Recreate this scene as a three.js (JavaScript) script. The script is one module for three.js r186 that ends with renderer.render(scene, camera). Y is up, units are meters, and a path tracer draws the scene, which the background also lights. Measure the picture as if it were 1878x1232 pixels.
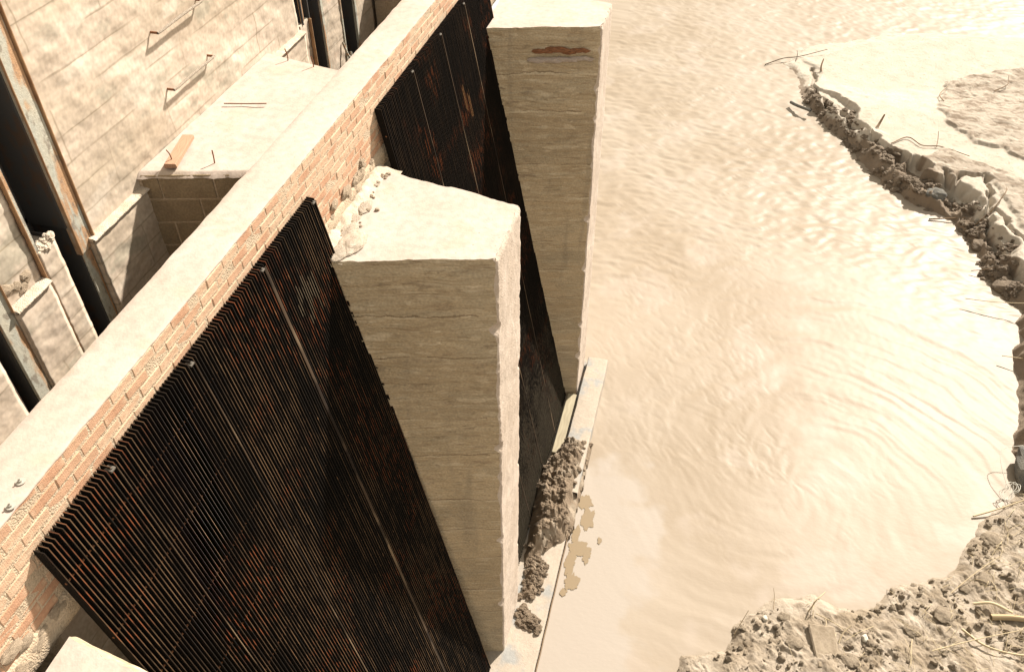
import * as THREE from 'three';
import { mergeGeometries } from 'three/addons/utils/BufferGeometryUtils.js';

// ---------------------------------------------------------------- camera, sky, sun
// Axes: x = across the structure towards the river (n), y = up (0 = water), z = -s, s = along the head wall away from the camera.
const scene = new THREE.Scene();
const camera = new THREE.PerspectiveCamera(43.1, 1878 / 1232, 0.1, 600);
const EYE = 11.55;
camera.position.set(0, EYE, 0);
{
  const yaw = THREE.MathUtils.degToRad(14.0), pitch = THREE.MathUtils.degToRad(42.28);
  camera.rotation.order = 'YXZ';
  camera.rotation.set(-pitch, yaw, -0.0022);
}
const SUN = new THREE.Vector3(0.341, 0.629, -0.698).normalize();
const sun = new THREE.DirectionalLight(new THREE.Color(1.0, 0.925, 0.82), 4.9);
sun.position.copy(SUN).multiplyScalar(60).add(new THREE.Vector3(0, 4, -10));
sun.target.position.set(0, 4, -10);
sun.castShadow = true; sun.shadow.radius = 4; sun.shadow.mapSize.set(4096, 4096);
Object.assign(sun.shadow.camera, { left: -32, right: 32, top: 32, bottom: -32, near: 1, far: 140 });
scene.add(sun, sun.target);
{
  const W = 256, Hh = 128, d = new Float32Array(W * Hh * 4), v = new THREE.Vector3();
  for (let j = 0; j < Hh; j++) for (let i = 0; i < W; i++) {
    const el = ((j + 0.5) / Hh - 0.5) * Math.PI, az = ((i + 0.5) / W - 0.5) * 2 * Math.PI;
    v.set(Math.cos(el) * Math.cos(az), Math.sin(el), Math.cos(el) * Math.sin(az));
    const up = Math.max(0, v.y), ang = Math.acos(Math.min(1, v.dot(SUN)));
    let L = 0.33 + 0.15 * Math.exp(-up * 4) + 0.30 * Math.exp(-Math.pow(ang / 0.5, 2));
    const o = (j * W + i) * 4;
    d[o] = L * 1.0; d[o + 1] = L * 0.955; d[o + 2] = L * 0.84; d[o + 3] = 1;
  }
  const sky = new THREE.DataTexture(d, W, Hh, THREE.RGBAFormat, THREE.FloatType);
  sky.mapping = THREE.EquirectangularReflectionMapping;
  sky.magFilter = sky.minFilter = THREE.LinearFilter; sky.needsUpdate = true;
  scene.background = sky; scene.environment = sky;
}
const renderer = new THREE.WebGLRenderer({ antialias: true });
renderer.toneMapping = THREE.LinearToneMapping;
renderer.toneMappingExposure = 2.65;
renderer.shadowMap.enabled = true;

// ---------------------------------------------------------------- helpers
function rng(seed) { let a = seed >>> 0; return () => { a = (a + 0x6D2B79F5) | 0; let t = Math.imul(a ^ (a >>> 15), 1 | a); t = (t + Math.imul(t ^ (t >>> 7), 61 | t)) ^ t; return ((t ^ (t >>> 14)) >>> 0) / 4294967296; }; }
const R = rng(7);
const PERM = new Uint8Array(1024); { const r = rng(11), p = [...Array(256).keys()]; for (let i = 255; i > 0; i--) { const j = Math.floor(r() * (i + 1)); [p[i], p[j]] = [p[j], p[i]]; } for (let i = 0; i < 1024; i++) PERM[i] = p[i & 255]; }
const GX = new Float32Array(256), GY = new Float32Array(256); for (let i = 0; i < 256; i++) { GX[i] = Math.cos(i * 2.399963); GY[i] = Math.sin(i * 2.399963); }
function n2(x, y) {                                     // gradient noise, about -0.7 .. 0.7
  const xi = Math.floor(x), yi = Math.floor(y), fx = x - xi, fy = y - yi;
  const u = fx * fx * fx * (fx * (fx * 6 - 15) + 10), v = fy * fy * fy * (fy * (fy * 6 - 15) + 10);
  const X = xi & 255, Y = yi & 255, a = PERM[X] + Y, b = PERM[X + 1] + Y;
  const g = (h, dx, dy) => GX[h] * dx + GY[h] * dy;
  const p = g(PERM[a], fx, fy), q = g(PERM[b], fx - 1, fy), r = g(PERM[a + 1], fx, fy - 1), s = g(PERM[b + 1], fx - 1, fy - 1);
  return (p + u * (q - p)) * (1 - v) + (r + u * (s - r)) * v;
}
function fbm(x, y, o = 4, g = 0.5) { let a = 1, s = 0; for (let i = 0; i < o; i++) { s += a * n2(x + i * 17.3, y + i * 9.1); x *= 2.03; y *= 2.03; a *= g; } return s; }
function ridge(x, y, o = 3) { let a = 1, s = 0; for (let i = 0; i < o; i++) { s += a * (1 - Math.abs(n2(x + i * 31.7, y - i * 12.9)) * 2.2); x *= 2.07; y *= 2.07; a *= 0.5; } return s / 1.6; }
const clamp = (x, a = 0, b = 1) => Math.min(b, Math.max(a, x));
const ss = (a, b, x) => { const t = clamp((x - a) / (b - a)); return t * t * (3 - 2 * t); };
const lerp = (a, b, t) => a + (b - a) * t;
const mix3 = (a, b, t) => [lerp(a[0], b[0], t), lerp(a[1], b[1], t), lerp(a[2], b[2], t)];
const lin2s = (c) => c <= 0.0031308 ? c * 12.92 : 1.055 * Math.pow(c, 1 / 2.4) - 0.055;
function colorTex(w, h, fn) {                           // fn(u, v) -> linear rgb
  const d = new Uint8Array(w * h * 4);
  for (let j = 0; j < h; j++) for (let i = 0; i < w; i++) { const c = fn((i + 0.5) / w, (j + 0.5) / h), o = (j * w + i) * 4; for (let k = 0; k < 3; k++) d[o + k] = clamp(lin2s(Math.max(0, c[k]))) * 255; d[o + 3] = 255; }
  const t = new THREE.DataTexture(d, w, h); t.colorSpace = THREE.SRGBColorSpace; return fin(t);
}
function grayTex(w, h, fn) {
  const d = new Uint8Array(w * h * 4);
  for (let j = 0; j < h; j++) for (let i = 0; i < w; i++) { const c = clamp(fn((i + 0.5) / w, (j + 0.5) / h)) * 255, o = (j * w + i) * 4; d[o] = d[o + 1] = d[o + 2] = c; d[o + 3] = 255; }
  return fin(new THREE.DataTexture(d, w, h));
}
function fin(t) { t.wrapS = t.wrapT = THREE.MirroredRepeatWrapping; t.magFilter = THREE.LinearFilter; t.minFilter = THREE.LinearMipmapLinearFilter; t.generateMipmaps = true; t.needsUpdate = true; return t; }
const V = (n, y, s) => new THREE.Vector3(n, y, -s);
const counts = {};
function numbered(name) { const k = counts[name] = (counts[name] ?? -1) + 1; return k ? `${name}_${String(k).padStart(3, '0')}` : name; }
function tag(o, label, category, group) { o.userData = { ...o.userData, label, category }; if (group) o.userData.group = group; return o; }
function shade(o) { o.castShadow = o.receiveShadow = true; return o; }
function thing(name, label, category, pos = [0, 0, 0], group) { const o = new THREE.Group(); o.name = numbered(name); o.position.set(...pos); scene.add(o); return tag(o, label, category, group); }
function part(name, geo, mat, parent) {                 // geo in world coordinates; the parent group may stand elsewhere
  const m = shade(new THREE.Mesh(geo, mat)); m.name = name;
  const off = new THREE.Vector3(); for (let p = parent; p && p !== scene; p = p.parent) off.add(p.position);
  if (parent !== scene && off.lengthSq() > 0) geo.translate(-off.x, -off.y, -off.z);
  parent.add(m); return m;
}
function solo(name, geo, mat, label, category, group) { const m = shade(new THREE.Mesh(geo, mat)); m.name = numbered(name); scene.add(m); return tag(m, label, category, group); }
function struct(name, geo, mat) { const m = shade(new THREE.Mesh(geo, mat)); m.name = name; m.userData.kind = 'structure'; scene.add(m); return m; }
// grid surface: fn(i/nu, j/nv) -> [x, y, z, u, v, (r, g, b)]
function gridGeo(us, vs, fn, flip = false) {
  const nu = us.length, nv = vs.length, P = new Float32Array(nu * nv * 3), U = new Float32Array(nu * nv * 2); let C = null;
  for (let j = 0; j < nv; j++) for (let i = 0; i < nu; i++) {
    const r = fn(us[i], vs[j]), k = j * nu + i;
    P[k * 3] = r[0]; P[k * 3 + 1] = r[1]; P[k * 3 + 2] = r[2]; U[k * 2] = r[3]; U[k * 2 + 1] = r[4];
    if (r.length > 5) { C ??= new Float32Array(nu * nv * 3); C[k * 3] = r[5]; C[k * 3 + 1] = r[6]; C[k * 3 + 2] = r[7]; }
  }
  const I = new Uint32Array((nu - 1) * (nv - 1) * 6); let q = 0;
  for (let j = 0; j < nv - 1; j++) for (let i = 0; i < nu - 1; i++) {
    const a = j * nu + i, b = a + 1, c = a + nu, d = c + 1;
    if (flip) { I[q++] = a; I[q++] = c; I[q++] = b; I[q++] = b; I[q++] = c; I[q++] = d; } else { I[q++] = a; I[q++] = b; I[q++] = c; I[q++] = b; I[q++] = d; I[q++] = c; }
  }
  const g = new THREE.BufferGeometry(); g.setAttribute('position', new THREE.BufferAttribute(P, 3)); g.setAttribute('uv', new THREE.BufferAttribute(U, 2)); if (C) g.setAttribute('color', new THREE.BufferAttribute(C, 3));
  g.setIndex(new THREE.BufferAttribute(I, 1)); g.computeVertexNormals(); return g;
}
const range = (a, b, n) => Array.from({ length: n + 1 }, (_, i) => a + (b - a) * i / n);
// box between corners in (n, y, s), with a small chamfer; uv in metres
function boxGeo(n0, n1, y0, y1, s0, s1, ch = 0.004, jit = 0, r = R) {
  const g = new THREE.BufferGeometry(), P = [], U = [];
  const X = [n0, n1], Y = [y0, y1], Z = [-s1, -s0];
  const c = Math.min(ch, (n1 - n0) / 3, (y1 - y0) / 3, (s1 - s0) / 3);
  const J = []; for (let k = 0; k < 8; k++) J.push([(r() - 0.5) * jit, (r() - 0.5) * jit, (r() - 0.5) * jit]);
  const pt = (ix, iy, iz, ax) => { const j = J[ix * 4 + iy * 2 + iz]; const e = (a, i, on) => a[i] + (on ? 0 : (i ? -c : c)); return [e(X, ix, ax === 0) + j[0], e(Y, iy, ax === 1) + j[1], e(Z, iz, ax === 2) + j[2]]; };
  const tri = (a, b, d, ax) => { for (const p of [a, b, d]) { P.push(...p); U.push(ax === 0 ? -p[2] : p[0], ax === 1 ? -p[2] : p[1]); } };
  const ctr = [(n0 + n1) / 2, (y0 + y1) / 2, -(s0 + s1) / 2];
  const quad = (a, b, d, e, ax) => {                    // a b d e ring; orient outwards
    const u = new THREE.Vector3().subVectors(new THREE.Vector3(...b), new THREE.Vector3(...a)), w = new THREE.Vector3().subVectors(new THREE.Vector3(...d), new THREE.Vector3(...a));
    const out = new THREE.Vector3(a[0] + d[0] - 2 * ctr[0], a[1] + d[1] - 2 * ctr[1], a[2] + d[2] - 2 * ctr[2]);
    if (u.cross(w).dot(out) > 0) { tri(a, b, d, ax); tri(a, d, e, ax); } else { tri(a, d, b, ax); tri(a, e, d, ax); }
  };
  for (const k of [0, 1]) { quad(pt(k, 0, 0, 0), pt(k, 1, 0, 0), pt(k, 1, 1, 0), pt(k, 0, 1, 0), 0); quad(pt(0, k, 0, 1), pt(1, k, 0, 1), pt(1, k, 1, 1), pt(0, k, 1, 1), 1); quad(pt(0, 0, k, 2), pt(1, 0, k, 2), pt(1, 1, k, 2), pt(0, 1, k, 2), 2); }
  if (c > 0) {
    for (const i of [0, 1]) for (const j of [0, 1]) {
      quad(pt(i, j, 0, 0), pt(i, j, 0, 1), pt(i, j, 1, 1), pt(i, j, 1, 0), 0);
      quad(pt(i, 0, j, 0), pt(i, 0, j, 2), pt(i, 1, j, 2), pt(i, 1, j, 0), 0);
      quad(pt(0, i, j, 1), pt(0, i, j, 2), pt(1, i, j, 2), pt(1, i, j, 1), 1);
      for (const k of [0, 1]) { const a = pt(i, j, k, 0), b = pt(i, j, k, 1), d = pt(i, j, k, 2); quad(a, b, d, d, 0); }
    }
  }
  g.setAttribute('position', new THREE.Float32BufferAttribute(P, 3)); g.setAttribute('uv', new THREE.Float32BufferAttribute(U, 2)); g.computeVertexNormals(); return g;
}
function tube(pts, rad, seg = 8, rs = 6, taper = 1) {
  const c = new THREE.CatmullRomCurve3(pts), g = new THREE.TubeGeometry(c, seg, rad, rs, false);
  if (taper !== 1) { const p = g.attributes.position, q = new THREE.Vector3(); for (let i = 0; i <= seg; i++) { c.getPointAt(i / seg, q); const k = lerp(1, taper, i / seg); for (let j = 0; j <= rs; j++) { const o = i * (rs + 1) + j; p.setXYZ(o, q.x + (p.getX(o) - q.x) * k, q.y + (p.getY(o) - q.y) * k, q.z + (p.getZ(o) - q.z) * k); } } g.computeVertexNormals(); }
  return g;
}
function lump(r0, sx, sy, sz, seed, detail = 2, rough = 0.35) {
  const g = new THREE.IcosahedronGeometry(1, detail), p = g.attributes.position;
  for (let i = 0; i < p.count; i++) {
    const x = p.getX(i), y = p.getY(i), z = p.getZ(i);
    let k = 1 + rough * (n2(x * 1.3 + seed, y * 1.3 + z * 0.9 + seed * 0.7) + n2(z * 1.3 - seed, x * 0.8 + y * 1.1)) + rough * 0.5 * n2(x * 3.1 + seed, z * 3.1 + y * 2.7);
    p.setXYZ(i, x * k * r0 * sx, y * k * r0 * sy, z * k * r0 * sz);
  }
  g.computeVertexNormals(); return g;
}
const std = (o) => new THREE.MeshStandardMaterial({ roughness: 0.95, metalness: 0, ...o });

// ---------------------------------------------------------------- textures and materials
const grain = grayTex(512, 512, (u, v) => 0.5 + 0.35 * fbm(u * 60, v * 60, 3) + 0.3 * fbm(u * 9, v * 9, 3));
function rep(t, x, y) { const c = t.clone(); c.repeat.set(x, y); c.needsUpdate = true; return c; }
const grain1 = rep(grain, 1 / 1.1, 1 / 1.1);
// pale screeded concrete of copings and pier tops: dusty cream with specks, hairlines and pinkish patches
const topTex = colorTex(1024, 1024, (u, v) => {
  const x = u * 3, y = v * 3, p = fbm(x * 1.3, y * 1.3, 4), f = fbm(x * 14, y * 14, 3), sp = n2(x * 26 + 5, y * 26);
  let c = mix3([0.365, 0.302, 0.258], [0.33, 0.267, 0.22], clamp(0.45 + p * 1.3));
  c = mix3(c, [0.33, 0.265, 0.20], 0.6 * ss(0.25, 0.55, fbm(x * 2.3 + 30, y * 2.3, 4)));
  c = c.map(e => e * (1 + f * 0.18));
  if (sp > 0.5 && n2(x * 3, y * 3 + 9) > 0.05) c = mix3(c, [0.16, 0.115, 0.07], 0.6 * ss(0.5, 0.6, sp));
  const cr = Math.abs(n2(x * 0.9 + 40, y * 0.9)); if (cr < 0.0025 && n2(x * 1.3, y * 1.3 + 50) > 0.25) c = mix3(c, [0.2, 0.15, 0.1], 0.5);
  return c;
});
const M = {};
M.top = std({ map: rep(topTex, 1 / 3, 1 / 3), bumpMap: grain1, bumpScale: 0.0022 });
// board-marked, water-worn concrete of the pier sides
function strata(x, y) { const w = fbm(x * 0.6, y * 0.9, 3) * 0.14; const yy = y + w; return [fbm(x * 0.7 + 3, yy * 9, 4), fbm(x * 1.7, yy * 26 + 7, 3), n2(x * 0.7 + 9, yy * 4.3), w]; }
const JOINTS = [6.42, 5.86, 5.0, 4.42, 3.62, 3.05, 2.47, 1.72, 1.22, 0.55];
const faceTex = colorTex(800, 1600, (u, v) => {
  const x = u * 3.6, y = v * 7.3, [a, b, e] = strata(x, y);
  const blot = fbm(x * 1.1 + 20, y * 0.9, 4), fine = fbm(x * 4.2 + 60, y * 30 + 2 * a, 4), gr = fbm(x * 40, y * 60, 2), lam = 0.55 + 0.6 * ss(3.2, 5.2, y + 0.8 * n2(x, y)) * clamp(0.65 + n2(x * 0.8 + 5, y * 1.3));
  let c = mix3([0.425, 0.335, 0.22], [0.355, 0.272, 0.17], clamp(0.5 + a * 0.5 * lam + blot * 0.7));
  c = mix3(c, [0.315, 0.262, 0.18], 0.6 * ss(0.05, 0.45, fbm(x * 1.1, y * 2.2 + 50, 4)));
  c = mix3(c, [0.53, 0.44, 0.315], lam * 0.75 * ss(0.12, 0.5, 0.6 * b + 0.3 * e + 0.7 * fine));
  c = mix3(c, [0.185, 0.13, 0.078], lam * 0.85 * ss(0.22, 0.55, -a * 0.5 - 0.7 * fine));
  { let band = 0; for (const jy of JOINTS) if (y < jy + 0.07 * n2(x * 1.3 + jy * 3, jy)) band++; const tn = n2(band * 3.7 + 1.3, 4.2) * 0.9; c = mix3(c, tn > 0 ? [0.44, 0.335, 0.21] : [0.285, 0.215, 0.132], Math.abs(tn)); if (band < 4) c = mix3(c, [0.31, 0.25, 0.168], 0.35 - 0.07 * band); }      // each pour has a tone of its own
  const sp = fbm(x * 3.4 + 11, y * 9 + 5, 4); c = mix3(c, [0.24, 0.175, 0.11], 0.45 * ss(0.3, 0.5, sp) * ss(2.6, 5.0, y)); c = mix3(c, [0.50, 0.41, 0.29], 0.5 * ss(0.32, 0.5, -sp) * ss(1.5, 4.5, y));
  c = mix3(c, [0.27, 0.215, 0.145], 0.55 * ss(0.2, 0.5, n2(x * 5.5, y * 0.45 + 4) + 0.25 * n2(x * 14, y * 2)));         // drips
  c = mix3(c, [0.255, 0.205, 0.14], 0.5 * ss(0.02, -0.02, y - 1.35 - 0.1 * n2(x * 2.2, 3) - 0.03 * n2(x * 11, 5)) * clamp(0.6 + n2(x * 3, y * 3)));   // stain left by high water
  JOINTS.forEach((jy, q) => {                            // pour joints: broken dark lines with a paler lip
    const d = y - jy - 0.07 * n2(x * 1.3 + jy * 3, jy) - 0.02 * n2(x * 7, jy * 7) - 0.008 * n2(x * 24, jy), w = 0.004 + 0.006 * Math.max(0, n2(x * 3 + q * 9, jy) + 0.3);
    if (Math.abs(d) < w && n2(x * 1.9 + jy * 5, jy) > -0.12) c = mix3(c, [0.13, 0.085, 0.045], 0.7);
    else if (d < -w && d > -w - 0.03) c = mix3(c, [0.56, 0.47, 0.34], 0.5 * clamp(0.4 + 1.4 * n2(x * 3, jy * 4)));
  });
  const k = 1 + 0.26 * gr; return c.map(t => t * k);
});
const faceBump = grayTex(800, 1600, (u, v) => { const x = u * 3.6, y = v * 7.3, [a, b] = strata(x, y); return 0.5 + 0.25 * a + 0.25 * b + 0.35 * fbm(x * 4.2 + 60, y * 30 + 2 * a, 4) + 0.3 * fbm(x * 3.4 + 11, y * 9 + 5, 4) + 0.12 * n2(x * 40, y * 50); });
M.face = std({ map: rep(faceTex, 1 / 3.6, 1 / 7.3), bumpMap: rep(faceBump, 1 / 3.6, 1 / 7.3), bumpScale: 0.026 });
const noseTex = colorTex(512, 1024, (u, v) => {
  const x = u * 2, y = v * 7.3, p = fbm(x * 2, y * 1.4, 4), f = fbm(x * 16, y * 14, 3), sp = n2(x * 11, y * 9 + 4);
  let c = mix3([0.41, 0.34, 0.28], [0.335, 0.268, 0.21], clamp(0.5 + p));
  if (sp > 0.45) c = mix3(c, [0.22, 0.16, 0.1], 0.7 * ss(0.45, 0.6, sp));
  const dg = Math.abs(((y * 0.55 - x * 1.6 + 0.15 * n2(x * 2, y)) % 1.3) - 0.5); if (dg < 0.02 && n2(x, y * 0.5 + 8) > 0) c = mix3(c, [0.5, 0.43, 0.36], 0.6);
  const k = 1 + f * 0.16; return c.map(e => e * k);
});
M.nose = std({ map: rep(noseTex, 1 / 2, 1 / 7.3), bumpMap: grain1, bumpScale: 0.008 });
// old shuttered concrete of the rear wall: s 0..15, y 4..12
const rearTex = colorTex(2048, 1024, (u, v) => {
  const s = u * 15, y = 4 + v * 8, [a, b] = strata(s * 0.45, y * 0.7);
  const p = fbm(s * 0.5, y * 2.2, 4), q = fbm(s * 1.0 + 30, y * 3.2, 5);
  let c = mix3([0.44, 0.36, 0.285], [0.355, 0.285, 0.21], clamp(0.5 + p * 0.9 + a * 0.1));
  c = mix3(c, [0.25, 0.225, 0.17], 0.65 * ss(0.15, 0.45, q + 0.3 * n2(s * 6, y * 7) + 0.2 * n2(s * 19, y * 21)));                     // grey-green weathering
  c = mix3(c, [0.50, 0.43, 0.35], 0.6 * ss(0.1, 0.4, fbm(s * 1.0 + 70, y * 3.0, 5)));                      // pale lime bands
  const bd = y / 0.2 + 0.12 * n2(s * 0.5, y * 2), fr = Math.abs(bd - Math.round(bd));
  c = mix3(c, [0.18, 0.14, 0.09], 0.8 * ss(0.05, 0.0, fr) * ss(-0.2, 0.1, n2(s * 1.6, Math.round(bd) * 3.7)));
  { const row = Math.floor(y / 0.4), vj = s / 0.8 + (row % 2 ? 0.5 : 0) + 0.03 * n2(y * 5, s), fv = Math.abs(vj - Math.round(vj)) * 0.8; c = mix3(c, [0.2, 0.155, 0.10], 0.75 * ss(0.011, 0.0, fv) * ss(-0.15, 0.15, n2(Math.round(vj) * 2.3, row * 1.7))); }          // board lines
  const st = n2(s * 5.5, y * 0.35 + 12); c = mix3(c, [0.60, 0.535, 0.44], 0.55 * ss(0.3, 0.55, st) * ss(8.1, 7.6, y)); // lime runs below the ledges
  c = mix3(c, [0.18, 0.15, 0.10], 0.7 * ss(0.3, 0.6, n2(s * 4.1 + 50, y * 0.6)) * ss(8.0, 6.6, y + 0.8 * n2(s * 2, y))); // darker streaks, stronger lower down
  c = mix3(c, [0.33, 0.15, 0.06], 0.6 * ss(0.5, 0.66, n2(s * 2.2 + 8, y * 3.1 + 4)));
  const k = 1 + 0.22 * fbm(s * 30, y * 30, 2); return c.map(e => e * k);
});
const rearBump = grayTex(1024, 512, (u, v) => { const s = u * 15, y = 4 + v * 8, [a, b] = strata(s * 0.45, y * 0.7); return 0.5 + 0.15 * a + 0.08 * b + 0.3 * fbm(s * 6, y * 6, 4); });
M.rear = std({ map: rearTex, bumpMap: rearBump, bumpScale: 0.022 });
M.rear.map.repeat.set(1 / 15, 1 / 8); M.rear.map.offset.set(0, -0.5); M.rear.bumpMap.repeat.set(1 / 15, 1 / 8); M.rear.bumpMap.offset.set(0, -0.5);
// bricks: orange-red, smeared with mortar
const brickTex = (seed, ca, cb, smear) => colorTex(256, 256, (u, v) => {
  const x = u * 1.4, y = v * 1.4, p = fbm(x * 5 + seed, y * 9, 3), sm = fbm(x * 3.2 + seed * 2, y * 8 + 4, 4), f = fbm(x * 50, y * 50 + seed, 2);
  let c = mix3(ca, cb, clamp(0.5 + p)); c = mix3(c, [0.425, 0.325, 0.222], smear * ss(-0.1, 0.35, sm));
  const k = 1 + f * 0.22; return c.map(e => e * k);
});
M.bricks = [
  [1, [0.395, 0.245, 0.156], [0.36, 0.212, 0.13], 0.6], [2, [0.41, 0.265, 0.172], [0.385, 0.236, 0.15], 0.6], [3, [0.365, 0.208, 0.125], [0.33, 0.175, 0.102], 0.5],
  [4, [0.42, 0.288, 0.192], [0.40, 0.258, 0.168], 0.8], [5, [0.395, 0.248, 0.158], [0.415, 0.275, 0.182], 0.6],
].map(([s, a, b, k]) => std({ map: rep(brickTex(s * 7.7, a, b, k), 1 / 1.4, 1 / 1.4), bumpMap: rep(grain, 2, 2), bumpScale: 0.004 }));
const mortTex = colorTex(512, 512, (u, v) => { const p = fbm(u * 14, v * 14, 4), f = fbm(u * 90, v * 90, 2); const c = mix3([0.405, 0.315, 0.222], [0.34, 0.262, 0.18], clamp(0.5 + p)); return c.map(e => e * (1 + 0.25 * f)); });
M.mortar = std({ map: rep(mortTex, 0.6, 0.6), bumpMap: rep(grain, 1.4, 1.4), bumpScale: 0.012 });
M.mortarPale = std({ map: rep(colorTex(256, 256, (u, v) => { const p = fbm(u * 9, v * 9, 4); const c = mix3([0.44, 0.37, 0.295], [0.36, 0.29, 0.215], clamp(0.5 + p)); return c; }), 1, 1), bumpMap: rep(grain, 2, 2), bumpScale: 0.01 });
M.block = std({ map: rep(colorTex(512, 512, (u, v) => { const p = fbm(u * 8, v * 8, 4), f = fbm(u * 70, v * 70, 2); const c = mix3([0.235, 0.175, 0.105], [0.185, 0.135, 0.08], clamp(0.5 + p)); return c.map(e => e * (1 + 0.3 * f)); }), 0.8, 0.8), bumpMap: rep(grain, 2, 2), bumpScale: 0.006 });
// steel
const steelTex = colorTex(512, 1024, (u, v) => {
  const x = u * 1.5, y = v * 4, p = fbm(x * 6, y * 3, 4), q = fbm(x * 9 + 30, y * 2.2, 4), f = fbm(x * 40, y * 40, 2);
  let c = mix3([0.36, 0.33, 0.26], [0.30, 0.305, 0.265], clamp(0.5 + p)); c = mix3(c, [0.34, 0.18, 0.08], 0.85 * ss(0.05, 0.35, q)); c = mix3(c, [0.15, 0.12, 0.09], 0.7 * ss(0.2, 0.5, fbm(x * 14, y * 9 + 8, 3)));
  return c.map(e => e * (1 + 0.2 * f));
});
M.steel = std({ map: rep(steelTex, 1 / 1.5, 1 / 4), roughness: 0.8, bumpMap: rep(grain, 2, 2), bumpScale: 0.003 });
M.shadedSteel = std({ map: rep(colorTex(256, 256, (u, v) => { const p = fbm(u * 9, v * 5, 4); return mix3([0.042, 0.039, 0.036], [0.06, 0.036, 0.022], ss(0.05, 0.4, p)); }), 0.7, 0.7), roughness: 0.85 });  // steel of the slot insides, with their shade in the colour
M.rust = std({ map: rep(colorTex(256, 256, (u, v) => { const p = fbm(u * 12, v * 12, 4); return mix3([0.22, 0.09, 0.035], [0.12, 0.05, 0.022], clamp(0.5 + p * 1.2)); }), 1, 1), roughness: 0.9 });
M.lug = std({ color: new THREE.Color().setRGB(0.075, 0.064, 0.05), roughness: 0.8 });
M.flange = std({ map: rep(colorTex(256, 256, (u, v) => { const p = fbm(u * 12, v * 6, 4); return mix3([0.34, 0.205, 0.105], [0.20, 0.105, 0.05], clamp(0.5 + p * 1.2)); }), 1, 1), roughness: 0.9 });
M.zinc = std({ color: new THREE.Color().setRGB(0.38, 0.36, 0.31), roughness: 0.55, metalness: 0.3 });
M.timber = std({ map: rep(colorTex(256, 256, (u, v) => { const g = n2(u * 40 + 3 * n2(v * 3, u), v * 2.5); return mix3([0.36, 0.215, 0.135], [0.24, 0.13, 0.075], clamp(0.5 + g)); }), 2, 2), roughness: 0.9 });
M.twig = std({ color: new THREE.Color().setRGB(0.07, 0.045, 0.025) });
M.root = std({ color: new THREE.Color().setRGB(0.18, 0.12, 0.07) });
M.straw = std({ color: new THREE.Color().setRGB(0.42, 0.335, 0.21), roughness: 0.8 });
M.strawDark = std({ color: new THREE.Color().setRGB(0.30, 0.22, 0.125), roughness: 0.85 });
M.stone = std({ color: new THREE.Color().setRGB(0.55, 0.50, 0.41), bumpMap: rep(grain, 3, 3), bumpScale: 0.01 });
M.clod = std({ map: rep(colorTex(256, 256, (u, v) => { const p = fbm(u * 10, v * 10, 4); return mix3([0.275, 0.22, 0.158], [0.205, 0.158, 0.108], clamp(0.5 + p * 1.3)); }), 1, 1), bumpMap: rep(grain, 3, 3), bumpScale: 0.012 });
M.rock = std({ map: rep(colorTex(256, 256, (u, v) => { const p = fbm(u * 9, v * 9, 4); return mix3([0.20, 0.185, 0.155], [0.10, 0.095, 0.085], clamp(0.5 + p * 1.3)); }), 1, 1), bumpMap: rep(grain, 3, 3), bumpScale: 0.02 });
M.kerb = std({ map: rep(colorTex(512, 512, (u, v) => { const x = u * 3, y = v * 3, p = fbm(x * 2.1, y * 1.6, 4), f = fbm(x * 22, y * 22, 2); const c = mix3([0.295, 0.247, 0.197], [0.222, 0.216, 0.202], ss(-0.05, 0.3, p)); return c.map(e => e * (1 + 0.14 * f)); }), 1 / 3, 1 / 3), bumpMap: grain1, bumpScale: 0.004 });
M.yellowTimber = std({ map: rep(colorTex(128, 256, (u, v) => { const g = n2(u * 14 + 2 * n2(v * 4, u), v * 2.5); return mix3([0.30, 0.26, 0.18], [0.22, 0.185, 0.125], clamp(0.5 + g)); }), 2, 1) });
M.heapClod = std({ map: rep(colorTex(256, 256, (u, v) => { const p = fbm(u * 10, v * 10, 4); return mix3([0.21, 0.155, 0.105], [0.14, 0.10, 0.064], clamp(0.5 + p * 1.5)); }), 1, 1), bumpMap: rep(grain, 3, 3), bumpScale: 0.012 });
M.bankClod = std({ map: rep(colorTex(256, 256, (u, v) => { const p = fbm(u * 10, v * 10, 4); return mix3([0.19, 0.143, 0.10], [0.15, 0.112, 0.076], clamp(0.5 + p * 1.5)); }), 1, 1), bumpMap: rep(grain, 3, 3), bumpScale: 0.02 });
M.ground = std({ vertexColors: true, bumpMap: rep(grain, 2.2, 2.2), bumpScale: 0.02 });

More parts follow.
